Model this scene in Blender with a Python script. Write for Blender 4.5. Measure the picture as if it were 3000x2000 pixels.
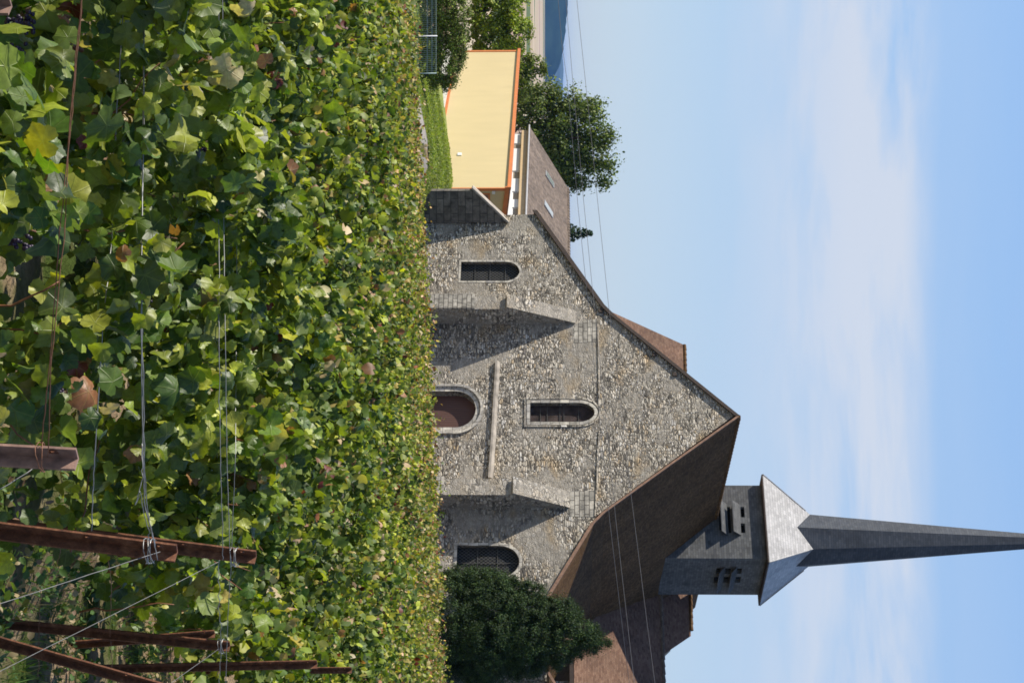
import bpy, bmesh, math, random
import numpy as np
from mathutils import Vector, Matrix
random.seed(7); RNG = np.random.default_rng(11)
S = bpy.context.scene
for o in list(bpy.data.objects): bpy.data.objects.remove(o)
C = S.collection
R = math.radians

# ------------------------------------------------------------------ camera (photo was taken with the camera turned on its side)
CZ = 7.0; FPX = 5000.0
ALPHA = math.atan(140 / FPX)
ca, sa = math.cos(ALPHA), math.sin(ALPHA)
FWD = Vector((0, ca, -sa)); UPV = Vector((0, sa, ca)); CAM = Vector((0, 0, CZ))
cd = bpy.data.cameras.new('camera'); cam = bpy.data.objects.new('camera', cd); C.objects.link(cam)
cd.sensor_width = 36; cd.lens = 36 * FPX / 3000; cd.clip_end = 60000; cd.clip_start = .1
cam.matrix_world = Matrix(((0, -1, 0, 0), (sa, 0, -ca, 0), (ca, 0, sa, CZ), (0, 0, 0, 1)))
S.camera = cam

# ------------------------------------------------------------------ light
SUN = Vector((-.753, .040, .656)).normalized()
w = bpy.data.worlds.new('World'); S.world = w; w.use_nodes = True
nt = w.node_tree; nt.nodes.clear()
def N(t, ty, **k):
    n = t.nodes.new(ty)
    for a, b in k.items(): setattr(n, a, b)
    return n
out = N(nt, 'ShaderNodeOutputWorld'); bg = N(nt, 'ShaderNodeBackground'); bg.inputs[1].default_value = .098
sky = N(nt, 'ShaderNodeTexSky', sky_type='NISHITA', sun_disc=False)
sky.sun_elevation = math.asin(SUN.z); sky.sun_rotation = math.atan2(SUN.x, SUN.y)
sky.altitude = 200; sky.air_density = 1.0; sky.dust_density = .2; sky.ozone_density = 3.0
tc = N(nt, 'ShaderNodeTexCoord'); sx = N(nt, 'ShaderNodeSeparateXYZ'); nt.links.new(tc.outputs['Generated'], sx.inputs[0])
mp = N(nt, 'ShaderNodeMapping'); mp.inputs['Scale'].default_value = (3.0, 3.0, 17); mp.inputs['Rotation'].default_value = (0, R(1.0), 0)
nt.links.new(tc.outputs['Generated'], mp.inputs[0])
n1 = N(nt, 'ShaderNodeTexNoise'); n1.inputs['Scale'].default_value = 1.5; n1.inputs['Detail'].default_value = 6; n1.inputs['Distortion'].default_value = .25; n1.inputs['Roughness'].default_value = .6
nt.links.new(mp.outputs[0], n1.inputs[0])
cr = N(nt, 'ShaderNodeValToRGB'); cr.color_ramp.elements[0].position = .34; cr.color_ramp.elements[1].position = .60
nt.links.new(n1.outputs[0], cr.inputs[0])
band = N(nt, 'ShaderNodeValToRGB')            # the height above the horizon at which the thin cirrus lies
e = band.color_ramp.elements; e[0].position = .0; e[0].color = (.1,) * 3 + (1,)
e[1].position = 1; e[1].color = (.0, .0, .0, 1)
for p, c in ((.09, .12), (.112, .35), (.135, .7), (.165, 1), (.196, 1), (.206, .5), (.214, .1), (.26, .05)):
    q = e.new(p); q.color = (c, c, c, 1)
nt.links.new(sx.outputs[2], band.inputs[0])
mu = N(nt, 'ShaderNodeMath', operation='MULTIPLY'); nt.links.new(cr.outputs[0], mu.inputs[0]); nt.links.new(band.outputs[0], mu.inputs[1])
mx = N(nt, 'ShaderNodeMix', data_type='RGBA'); mx.inputs[7].default_value = (4.6, 5.15, 6.15, 1)
hs = N(nt, 'ShaderNodeMix', data_type='RGBA', blend_type='MULTIPLY'); hs.inputs[0].default_value = 1; hs.inputs[7].default_value = (.97, 1.0, 1.15, 1)
nt.links.new(sky.outputs[0], hs.inputs[6])
lowr = N(nt, 'ShaderNodeValToRGB'); le = lowr.color_ramp.elements; le[0].position = .0; le[0].color = (.369, .455, .56, 1); le[1].position = .30; le[1].color = (.24, .415, .69, 1)
q = le.new(.12); q.color = (.33, .455, .61, 1); nt.links.new(sx.outputs[2], lowr.inputs[0])
sc_ = N(nt, 'ShaderNodeMix', data_type='RGBA', blend_type='MULTIPLY', clamp_result=False); sc_.inputs[0].default_value = 1; sc_.inputs[7].default_value = (10, 10, 10, 1); nt.links.new(lowr.outputs[0], sc_.inputs[6])
lf = N(nt, 'ShaderNodeValToRGB'); lf.color_ramp.elements[0].position = .25; lf.color_ramp.elements[0].color = (.75, .75, .75, 1); lf.color_ramp.elements[1].position = .6; lf.color_ramp.elements[1].color = (0, 0, 0, 1); nt.links.new(sx.outputs[2], lf.inputs[0])
air = N(nt, 'ShaderNodeMix', data_type='RGBA'); nt.links.new(lf.outputs[0], air.inputs[0]); nt.links.new(hs.outputs[2], air.inputs[6]); nt.links.new(sc_.outputs[2], air.inputs[7])
nt.links.new(mu.outputs[0], mx.inputs[0]); nt.links.new(air.outputs[2], mx.inputs[6])
nt.links.new(mx.outputs[2], bg.inputs[0]); nt.links.new(bg.outputs[0], out.inputs[0])
sl = bpy.data.lights.new('sun', 'SUN'); sl.energy = 5.0; sl.angle = R(.55); sl.color = (1, .93, .82)
so = bpy.data.objects.new('sun', sl); C.objects.link(so); so.rotation_euler = SUN.to_track_quat('Z', 'Y').to_euler(); so.location = (0, 0, 60)
vs = S.view_settings; vs.view_transform = 'Standard'; vs.look = 'None'; vs.exposure = .48; vs.gamma = 1; vs.use_curve_mapping = False
S.cycles.max_bounces = 6; S.cycles.transparent_max_bounces = 6; S.cycles.volume_bounces = 0; S.cycles.filter_width = 1.7

# ------------------------------------------------------------------ helpers
def ray(u, v):
    return FWD + Vector((1, 0, 0)) * ((u - 1000) / FPX) + UPV * ((v - 1500) / FPX)
def PY(u, v, Y):
    r = ray(u, v); return CAM + r * (Y / r.y)
class Frame:
    def __init__(s, o, deg):
        t = R(deg); s.o = Vector(o); s.x = Vector((math.cos(t), -math.sin(t), 0)); s.y = Vector((math.sin(t), math.cos(t), 0))
        s.M = Matrix(((s.x.x, s.y.x, 0, s.o.x), (s.x.y, s.y.y, 0, s.o.y), (0, 0, 1, s.o.z), (0, 0, 0, 1))); s.I = s.M.inverted()
    def hit(s, u, v, ax, c):
        a = s.I @ CAM; d = (s.I.to_3x3() @ ray(u, v)); t = (c - a[ax]) / d[ax]; return a + d * t
    def F(s, u, v, y=0.): return s.hit(u, v, 1, y)
    def X(s, u, v, x=0.): return s.hit(u, v, 0, x)
def tag(o, label, cat, group=None, kind=None):
    o['label'] = label; o['category'] = cat
    if group: o['group'] = group
    if kind: o['kind'] = kind
    return o
def thing(name, label, cat, M=None, group=None):
    o = bpy.data.objects.new(name, None); C.objects.link(o); o.empty_display_size = .3
    if M is not None: o.matrix_world = M
    return tag(o, label, cat, group)
def autouv(me):
    uv = me.uv_layers.new(name='UVMap'); n = len(me.loops)
    co = np.empty(len(me.vertices) * 3, np.float32); me.vertices.foreach_get('co', co); co = co.reshape(-1, 3)
    vi = np.empty(n, np.int32); me.loops.foreach_get('vertex_index', vi)
    pn = np.empty(len(me.polygons) * 3, np.float32); me.polygons.foreach_get('normal', pn); pn = pn.reshape(-1, 3)
    lt = np.empty(len(me.polygons), np.int32); me.polygons.foreach_get('loop_total', lt)
    nn = np.repeat(pn, lt, 0); h = np.stack([-nn[:, 1], nn[:, 0], np.zeros(n)], 1); l = np.linalg.norm(h, axis=1)
    fl = l < 1e-3; h[fl] = (1, 0, 0); l[fl] = 1; h /= l[:, None]; s = np.cross(nn, h); p = co[vi]
    u = np.stack([(p * h).sum(1), (p * s).sum(1)], 1).astype(np.float32); uv.data.foreach_set('uv', u.ravel())
def mk(name, V, Fc, mat, parent=None, smooth=False, uv=True):
    me = bpy.data.meshes.new(name); me.from_pydata([tuple(v) for v in V], [], Fc); me.validate(); me.update()
    bm = bmesh.new(); bm.from_mesh(me); bmesh.ops.recalc_face_normals(bm, faces=bm.faces); bm.to_mesh(me); bm.free()
    return fin(name, me, mat, parent, smooth, uv)
def fin(name, me, mat, parent=None, smooth=False, uv=True):
    if uv: autouv(me)
    if smooth: me.polygons.foreach_set('use_smooth', [True] * len(me.polygons))
    if mat: me.materials.append(mat)
    o = bpy.data.objects.new(name, me); C.objects.link(o); o.parent = parent; return o
class MB:
    def __init__(s): s.V = []; s.F = []
    def add(s, V, F):
        b = len(s.V); s.V += [Vector(v) for v in V]; s.F += [[i + b for i in f] for f in F]; return s
    def box(s, a, b):
        x0, y0, z0 = a; x1, y1, z1 = b
        return s.add([(x0, y0, z0), (x1, y0, z0), (x1, y1, z0), (x0, y1, z0), (x0, y0, z1), (x1, y0, z1), (x1, y1, z1), (x0, y1, z1)],
                     [(0, 3, 2, 1), (4, 5, 6, 7), (0, 1, 5, 4), (1, 2, 6, 5), (2, 3, 7, 6), (3, 0, 4, 7)])
    def prism(s, pts, d):      # closed polygon extruded by vector d
        n = len(pts); d = Vector(d); P = [Vector(p) for p in pts]
        return s.add(P + [p + d for p in P], [list(range(n))[::-1], list(range(n, 2 * n))] + [[i, (i + 1) % n, (i + 1) % n + n, i + n] for i in range(n)])
    def hexa(s, a, b): # two quads joined
        return s.add(list(a) + list(b), [(0, 3, 2, 1), (4, 5, 6, 7), (0, 1, 5, 4), (1, 2, 6, 5), (2, 3, 7, 6), (3, 0, 4, 7)])
    def tube(s, pts, r, n=6, r1=None):
        pts = [Vector(p) for p in pts]; rings = []; V = []; m = len(pts)
        for i, p in enumerate(pts):
            t = (pts[min(i + 1, m - 1)] - pts[max(i - 1, 0)]).normalized()
            a = t.cross(Vector((0, 0, 1)) if abs(t.z) < .9 else Vector((0, 1, 0))).normalized(); b = t.cross(a)
            rr = r if r1 is None else r + (r1 - r) * i / (m - 1)
            V += [p + (a * math.cos(k * 2 * math.pi / n) + b * math.sin(k * 2 * math.pi / n)) * rr for k in range(n)]
        Fs = [(i * n + k, i * n + (k + 1) % n, (i + 1) * n + (k + 1) % n, (i + 1) * n + k) for i in range(m - 1) for k in range(n)]
        Fs += [list(range(n))[::-1], [(m - 1) * n + k for k in range(n)]]
        return s.add(V, Fs)
    def build(s, name, mat, parent=None, smooth=False): return mk(name, s.V, s.F, mat, parent, smooth)

# ------------------------------------------------------------------ materials
def newmat(name):
    m = bpy.data.materials.new(name); m.use_nodes = True; t = m.node_tree; b = t.nodes['Principled BSDF']; return m, t, b
def ramp(t, src, stops, interp='LINEAR'):
    r = N(t, 'ShaderNodeValToRGB'); r.color_ramp.interpolation = interp; el = r.color_ramp.elements
    while len(el) > 1: el.remove(el[0])
    el[0].position = stops[0][0]; c = stops[0][1]; el[0].color = tuple(c) + (1,) if len(c) == 3 else c
    for p, c in stops[1:]:
        q = el.new(p); q.color = tuple(c) + (1,)
    t.links.new(src, r.inputs[0]); return r.outputs[0]
def g(v): return (v, v, v)
def mix(t, f, a, b, mode='MIX'):
    m = N(t, 'ShaderNodeMix', data_type='RGBA', blend_type=mode)
    for i, s in ((0, f), (6, a), (7, b)):
        if hasattr(s, 'is_output'): t.links.new(s, m.inputs[i])
        elif i == 0: m.inputs[0].default_value = s
        else: m.inputs[i].default_value = tuple(s) + (1,)
    return m.outputs[2]
def math_(t, op, a, b=0.):
    m = N(t, 'ShaderNodeMath', operation=op)
    for i, s in ((0, a), (1, b)):
        if hasattr(s, 'is_output'): t.links.new(s, m.inputs[i])
        else: m.inputs[i].default_value = s
    return m.outputs[0]
def coords(t, kind='Object', scale=(1, 1, 1), rot=(0, 0, 0)):
    c = N(t, 'ShaderNodeTexCoord'); m = N(t, 'ShaderNodeMapping'); m.inputs['Scale'].default_value = scale; m.inputs['Rotation'].default_value = rot
    t.links.new(c.outputs[kind], m.inputs[0]); return m.outputs[0]
def noise(t, v, s, d=4, dist=0., rough=.5):
    n = N(t, 'ShaderNodeTexNoise'); n.inputs['Scale'].default_value = s; n.inputs['Detail'].default_value = d
    n.inputs['Distortion'].default_value = dist; n.inputs['Roughness'].default_value = rough; t.links.new(v, n.inputs[0]); return n.outputs[0]
def bump(t, b, h, s=.5, d=.02):
    n = N(t, 'ShaderNodeBump'); n.inputs['Strength'].default_value = s; n.inputs['Distance'].default_value = d
    t.links.new(h, n.inputs['Height']); t.links.new(n.outputs[0], b.inputs['Normal'])
def plain(name, col, rough=.6, ns=6, amt=.18, metal=0, bs=.1, spec=.5):
    m, t, b = newmat(name); b.inputs['Specular IOR Level'].default_value = spec; v = coords(t); n = noise(t, v, ns, 5)
    c = ramp(t, n, [(.3, [x * (1 - amt) for x in col]), (.7, [min(1, x * (1 + amt)) for x in col])])
    t.links.new(c, b.inputs['Base Color']); b.inputs['Roughness'].default_value = rough; b.inputs['Metallic'].default_value = metal
    if bs: bump(t, b, noise(t, v, ns * 6, 3), bs, .01)
    return m
def rubble(name, sx=5.2, sz=8.5, grey=.5, seed=0., warm=0.):
    m, t, b = newmat(name)
    v = coords(t, 'UV', (sx, sz, 1)); wob = noise(t, v, 1.3, 3)
    a = N(t, 'ShaderNodeVectorMath', operation='MULTIPLY_ADD'); cc = N(t, 'ShaderNodeTexNoise'); cc.inputs['Scale'].default_value = .8; t.links.new(v, cc.inputs[0])
    t.links.new(cc.outputs['Color'], a.inputs[0]); a.inputs[1].default_value = (.8, .8, 0); t.links.new(v, a.inputs[2])
    vo = N(t, 'ShaderNodeTexVoronoi'); vo.inputs['Scale'].default_value = 1; vo.inputs['Randomness'].default_value = .85; t.links.new(a.outputs[0], vo.inputs['Vector'])
    ve = N(t, 'ShaderNodeTexVoronoi', feature='DISTANCE_TO_EDGE'); ve.inputs['Scale'].default_value = 1; ve.inputs['Randomness'].default_value = .85; t.links.new(a.outputs[0], ve.inputs['Vector'])
    big2 = N(t, 'ShaderNodeVectorMath', operation='MULTIPLY'); t.links.new(a.outputs[0], big2.inputs[0]); big2.inputs[1].default_value = (.58, .72, 1)
    vo2 = N(t, 'ShaderNodeTexVoronoi'); vo2.inputs['Scale'].default_value = 1; vo2.inputs['Randomness'].default_value = .7; t.links.new(big2.outputs[0], vo2.inputs['Vector'])
    ve2 = N(t, 'ShaderNodeTexVoronoi', feature='DISTANCE_TO_EDGE'); ve2.inputs['Scale'].default_value = 1; ve2.inputs['Randomness'].default_value = .7; t.links.new(big2.outputs[0], ve2.inputs['Vector'])
    msk = ramp(t, noise(t, coords(t, 'UV', (.55, .9, 1)), 1.7, 4, .4), [(.47, g(0)), (.53, g(1))])
    vcol = mix(t, msk, vo.outputs['Color'], vo2.outputs['Color']); vedge = mix(t, msk, ve.outputs['Distance'], ve2.outputs['Distance'])
    sp = N(t, 'ShaderNodeSeparateColor'); t.links.new(vcol, sp.inputs[0])
    st = ramp(t, sp.outputs[0], [(0, (.11, .10, .085)), (.2, (.27, .24, .19)), (.4, (.44, .395, .315)), (.58, (.60, .54, .43)), (.72, (.74, .67, .56)), (.82, (.46, .34, .19)), (.92, (.80, .76, .68)), (1, (.2, .18, .16))])
    fine = noise(t, coords(t, 'UV', (30, 30, 1)), 1, 4)
    st = mix(t, .35, st, ramp(t, fine, [(.3, g(.2)), (.7, g(.75))]), 'OVERLAY')
    gap = ramp(t, vedge, [(.015, g(1)), (.10, g(0))])
    big = coords(t, 'UV', (.33, .42, 1)); bn = noise(t, big, 1.4, 5, .6, .62)
    ren = ramp(t, bn, [(.50 - .06 * grey, g(0)), (.60 - .04 * grey, g(1))])          # patches where old render covers the stones
    n2 = noise(t, coords(t, 'UV', (1, 1, 1)), .9, 4)
    mort = ramp(t, n2, [(.35, (.05, .042, .034)), (.55, (.17, .15, .125)), (.7, (.3, .275, .235))])
    col = mix(t, gap, st, mort)
    rc = mix(t, .6, ramp(t, noise(t, coords(t, 'UV', (2.2, 2.2, 1)), 1.5, 6, 0, .65), [(.3, (.31, .28, .23)), (.7, (.50, .45, .375))]), ramp(t, fine, [(.3, g(.25)), (.75, g(.7))]), 'OVERLAY')
    rf = math_(t, 'MULTIPLY', ren, ramp(t, fine, [(.42, g(1)), (.62, g(.45))]))
    col = mix(t, rf, col, rc)
    hsv = N(t, 'ShaderNodeHueSaturation'); hsv.inputs['Saturation'].default_value = .92; hsv.inputs['Value'].default_value = .93; t.links.new(col, hsv.inputs['Color']); col = hsv.outputs[0]
    if warm:
        wm = ramp(t, noise(t, coords(t, 'UV', (.5, .8, 1)), 1.1, 3), [(.55, g(0)), (.68, g(1))])
        col = mix(t, math_(t, 'MULTIPLY', wm, warm), col, (1.0, .80, .52), 'MULTIPLY')
    t.links.new(col, b.inputs['Base Color']); b.inputs['Roughness'].default_value = .9; b.inputs['Specular IOR Level'].default_value = .25
    hh = ramp(t, vedge, [(0, g(0)), (.12, g(.85)), (.4, g(1))])
    hh = mix(t, rf, hh, g(.55)); hh = mix(t, .3, hh, fine, 'OVERLAY')
    hh = mix(t, .35, hh, sp.outputs[1])
    bump(t, b, hh, 1.0, .10); return m
def blocks(name, c1, c2, mortar, bw=.5, bh=.28, rough=.85, dist=.012, ms=.012, off=.5, spots=.3):
    m, t, b = newmat(name); v = coords(t, 'UV')
    br = N(t, 'ShaderNodeTexBrick'); br.offset = off; t.links.new(v, br.inputs[0])
    br.inputs['Scale'].default_value = 1; br.inputs['Brick Width'].default_value = bw; br.inputs['Row Height'].default_value = bh
    br.inputs['Mortar Size'].default_value = ms; br.inputs['Bias'].default_value = 0; br.inputs['Mortar Smooth'].default_value = .3
    br.inputs['Color1'].default_value = tuple(c1) + (1,); br.inputs['Color2'].default_value = tuple(c2) + (1,); br.inputs['Mortar'].default_value = tuple(mortar) + (1,)
    n = noise(t, coords(t, 'UV', (1, 1, 1)), 2.3, 6, .4, .65); f = noise(t, v, 26, 3)
    c = mix(t, spots, br.outputs[0], ramp(t, n, [(.3, g(.12)), (.7, g(.88))]), 'OVERLAY')
    c = mix(t, .35, c, ramp(t, f, [(.3, g(.25)), (.7, g(.75))]), 'OVERLAY')
    t.links.new(c, b.inputs['Base Color']); b.inputs['Roughness'].default_value = rough
    h = mix(t, .25, br.outputs[1], f); inv = math_(t, 'SUBTRACT', 1., br.outputs[1]); bump(t, b, mix(t, .3, inv, f), .7, dist); return m
def tiles(name, cols, tw=.17, th=.11, rough=.8, dist=.02, lich=.0, spec=.3, dark=.3):
    m, t, b = newmat(name); v = coords(t, 'UV')
    br = N(t, 'ShaderNodeTexBrick'); t.links.new(v, br.inputs[0]); br.inputs['Scale'].default_value = 1
    br.inputs['Brick Width'].default_value = tw; br.inputs['Row Height'].default_value = th; br.inputs['Mortar Size'].default_value = .006; br.inputs['Mortar Smooth'].default_value = .2
    br.inputs['Color1'].default_value = (0, 0, 0, 1); br.inputs['Color2'].default_value = (1, 1, 1, 1); br.inputs['Mortar'].default_value = (.5, .5, .5, 1)
    c = ramp(t, br.outputs[0], [(i / (len(cols) - 1), x) for i, x in enumerate(cols)])
    sepv = N(t, 'ShaderNodeSeparateXYZ'); t.links.new(v, sepv.inputs[0])
    saw = math_(t, 'FRACT', math_(t, 'DIVIDE', sepv.outputs[1], th))
    edge = ramp(t, saw, [(0, g(dark)), (.16, g(1)), (1, g(.93))]); c = mix(t, .85, c, edge, 'MULTIPLY')
    big = noise(t, coords(t, 'UV', (.6, .25, 1)), 1.2, 6, .5, .65); c = mix(t, .6, c, ramp(t, big, [(.3, g(.22)), (.7, g(.74))]), 'OVERLAY')
    f = noise(t, v, 14, 4, 0, .7)
    if lich: c = mix(t, ramp(t, f, [(.62, g(0)), (.72, g(lich))]), c, (.42, .38, .32))
    c = mix(t, .6, c, mix(t, br.outputs[1], g(1), g(.45)), 'MULTIPLY')
    t.links.new(c, b.inputs['Base Color']); b.inputs['Roughness'].default_value = rough; b.inputs['Specular IOR Level'].default_value = spec
    h = mix(t, .35, math_(t, 'SUBTRACT', 1., saw), math_(t, 'SUBTRACT', 1., br.outputs[1])); h = mix(t, .2, h, br.outputs[0]); bump(t, b, h, .9, dist); return m

M = {}
M['rubble'] = rubble('rubble stone', 6.3, 15.5, .3, warm=.6)
M['patched'] = rubble('patched render over stone', 5.5, 9.5, 1.7, warm=.3)
M['rubble_big'] = rubble('coursed patched stone', 2.2, 4.2, 1.3, warm=.3)
M['ashlar'] = blocks('dressed stone', (.42, .385, .32), (.27, .25, .21), (.09, .08, .065), .46, .22, spots=.85, ms=.022)
M['ashlar_dark'] = blocks('dark stone blocks', (.16, .14, .115), (.085, .075, .062), (.055, .05, .04), .75, .36, spots=.8, ms=.025)  # stone blocks in a darker tone than the dressed stone
M['surround'] = blocks('moulded stone', (.50, .46, .38), (.34, .32, .29), (.13, .115, .1), .4, .45, spots=.8, ms=.014)
M['render'] = plain('old lime render', (.31, .275, .23), .95, 2.5, .35, bs=.6)
M['tile_brown'] = tiles('brown roof tiles', [(.085, .046, .021), (.118, .066, .029), (.155, .092, .043), (.10, .056, .025)], .17, .11, lich=.3, spec=.08)
M['tile_red'] = tiles('reddish roof tiles', [(.12, .062, .038), (.16, .088, .055), (.21, .125, .08), (.145, .078, .048)], .17, .115, lich=.4)
M['tile_house'] = tiles('mottled brown tiles', [(.10, .075, .055), (.14, .105, .08), (.19, .145, .11), (.12, .09, .065)], .26, .2, lich=.9)
M['slate_wall'] = tiles('wall slates', [(.082, .084, .086), (.105, .107, .108), (.132, .134, .134), (.092, .094, .096)], .22, .13, .8, .006, spec=.08, dark=.72)
M['slate'] = tiles('slates', [(.23, .225, .22), (.29, .285, .275), (.38, .37, .36), (.255, .25, .245)], .25, .16, .33, .008, spec=.9, dark=.7)
M['slate_dark'] = tiles('spire slates', [(.042, .050, .064), (.053, .061, .076), (.068, .076, .09), (.047, .055, .069)], .22, .13, .65, .006, spec=.25, dark=.72)
M['zinc'] = plain('zinc flashing', (.33, .28, .24), .5, 8, .2, .3)
M['wood_verge'] = plain('verge timber', (.24, .14, .09), .8, 9, .3)
M['wood_dark'] = plain('dark timber', (.045, .03, .022), .8, 9, .3)
M['dark'] = plain('dark interior', (.008, .008, .009), .9, 5, .2, bs=0)
M['iron'] = plain('iron', (.08, .078, .072), .6, 20, .2, .5)
# planked door
m, t, b = newmat('door planks'); v = coords(t, 'UV'); wv = N(t, 'ShaderNodeTexWave'); wv.inputs['Scale'].default_value = 3.2; wv.inputs['Distortion'].default_value = .15
t.links.new(v, wv.inputs[0]); c = ramp(t, wv.outputs[1], [(0, (.012, .006, .005)), (.12, (.075, .03, .02)), (1, (.095, .038, .024))])
c = mix(t, .4, c, ramp(t, noise(t, coords(t, 'UV', (14, 1.2, 1)), 2, 4), [(.3, g(.3)), (.7, g(.7))]), 'OVERLAY'); t.links.new(c, b.inputs['Base Color']); b.inputs['Roughness'].default_value = .6; M['door'] = m
# leaded glass
def leaded(name, glass, lead, sc, wd):
    m, t, b = newmat(name); v = coords(t, 'UV', (1, 1, 1), (0, 0, R(0))); s = N(t, 'ShaderNodeSeparateXYZ'); t.links.new(v, s.inputs[0])
    a1 = math_(t, 'ADD', math_(t, 'MULTIPLY', s.outputs[0], sc * 1.25), math_(t, 'MULTIPLY', s.outputs[1], sc)); a2 = math_(t, 'SUBTRACT', math_(t, 'MULTIPLY', s.outputs[0], sc * 1.25), math_(t, 'MULTIPLY', s.outputs[1], sc))
    f1 = math_(t, 'LESS_THAN', math_(t, 'FRACT', a1), wd); f2 = math_(t, 'LESS_THAN', math_(t, 'FRACT', a2), wd); f = math_(t, 'MAXIMUM', f1, f2)
    gl = ramp(t, noise(t, v, 2.5, 3), [(.35, [x * .5 for x in glass]), (.65, [x * 1.7 for x in glass])])
    t.links.new(mix(t, f, gl, lead), b.inputs['Base Color']); b.inputs['Roughness'].default_value = .7; b.inputs['Specular IOR Level'].default_value = .15; bump(t, b, f, .5, .01); return m
M['glass_dark'] = leaded('wire screened dark glass', (.012, .012, .013), (.10, .10, .09), 5.2, .13)
M['glass_amber'] = leaded('stained glass panes', (.050, .036, .032), (.03, .025, .022), 7.0, .12)
# metal cladding
def clad(name, col, pitch=.9):
    m, t, b = newmat(name); v = coords(t, 'UV'); s = N(t, 'ShaderNodeSeparateXYZ'); t.links.new(v, s.inputs[0])
    fr = math_(t, 'FRACT', math_(t, 'DIVIDE', s.outputs[0], pitch)); ln = ramp(t, fr, [(0, g(.86)), (.035, g(1))])
    fr2 = math_(t, 'FRACT', math_(t, 'DIVIDE', s.outputs[0], pitch / 8)); c = mix(t, 1., mix(t, 1., col, ln, 'MULTIPLY'), ramp(t, noise(t, coords(t, 'UV', (1, .3, 1)), 1.2, 4), [(.3, g(.93)), (.7, g(1.))]), 'MULTIPLY')
    t.links.new(c, b.inputs['Base Color']); b.inputs['Roughness'].default_value = .45; bump(t, b, ramp(t, fr2, [(0, g(0)), (.1, g(1)), (.9, g(1)), (1, g(0))]), .25, .01); return m
M['clad'] = clad('cream metal cladding', (.56, .45, .245)); M['orange'] = plain('orange painted trim', (.56, .17, .045), .45, 3, .08, bs=0)
M['clad_roof'] = clad('grey metal roof', (.3, .3, .3)); M['white'] = plain('white wall', (.62, .61, .59), .8, 3, .05); M['tan'] = plain('tan fascia', (.45, .32, .17), .6, 3, .08)
M['shutter'] = plain('taupe shutter', (.26, .21, .15), .6, 4, .1); M['pale'] = plain('pale grey plastic', (.7, .7, .68), .5, 4, .05, bs=0)
M['concrete'] = plain('concrete', (.5, .48, .44), .9, 4, .15); M['gutter'] = plain('grey gutter', (.38, .37, .36), .5, 4, .1, .4)
m, t, b = newmat('roof glass'); b.inputs['Base Color'].default_value = (.16, .17, .16, 1); b.inputs['Roughness'].default_value = .08; b.inputs['Metallic'].default_value = .6; M['skyglass'] = m
M['sky_dark'] = plain('dull rooflight', (.13, .15, .12), .5, 4, .1, bs=0, spec=.2); M['sky_pale'] = plain('pale rooflight', (.30, .33, .33), .5, 4, .1, bs=0, spec=.3)
# rust
m, t, b = newmat('rusty steel'); v = coords(t, 'Object', (1, 1, 1)); n = noise(t, v, 22, 6, .3, .7); n2 = noise(t, v, 160, 3)
c = ramp(t, n, [(.3, (.055, .022, .012)), (.5, (.15, .055, .025)), (.68, (.26, .12, .06))]); c = mix(t, .5, c, ramp(t, n2, [(.3, g(.3)), (.7, g(.7))]), 'OVERLAY')
t.links.new(c, b.inputs['Base Color']); b.inputs['Roughness'].default_value = .75; b.inputs['Metallic'].default_value = .15; bump(t, b, n2, .5, .002); M['rust'] = m
M['rust_pale'] = plain('pale oxidised steel', (.25, .155, .12), .7, 30, .35, .1)
M['galv'] = plain('galvanised wire', (.34, .34, .33), .45, 40, .25, .6, 0); M['rustwire'] = plain('rusty wire', (.22, .10, .055), .7, 40, .35, .2, 0)
M['guy'] = plain('dull galvanised cable', (.17, .17, .165), .6, 40, .25, .3, 0); M['wire_far'] = plain('overhead cable', (.20, .19, .19), .6, 4, .1, 0, 0)
M['bark'] = plain('bark', (.11, .075, .05), .9, 18, .4, bs=.8); M['cane'] = plain('vine cane', (.21, .085, .035), .6, 30, .35, bs=.3)
M['stem'] = plain('green stem', (.22, .16, .05), .6, 30, .3, bs=0); M['grape'] = plain('grape skin', (.022, .012, .035), .45, 30, .5, bs=0)
M['fence_green'] = plain('green coated wire', (.20, .28, .26), .5, 10, .15, .2, 0)
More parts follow.
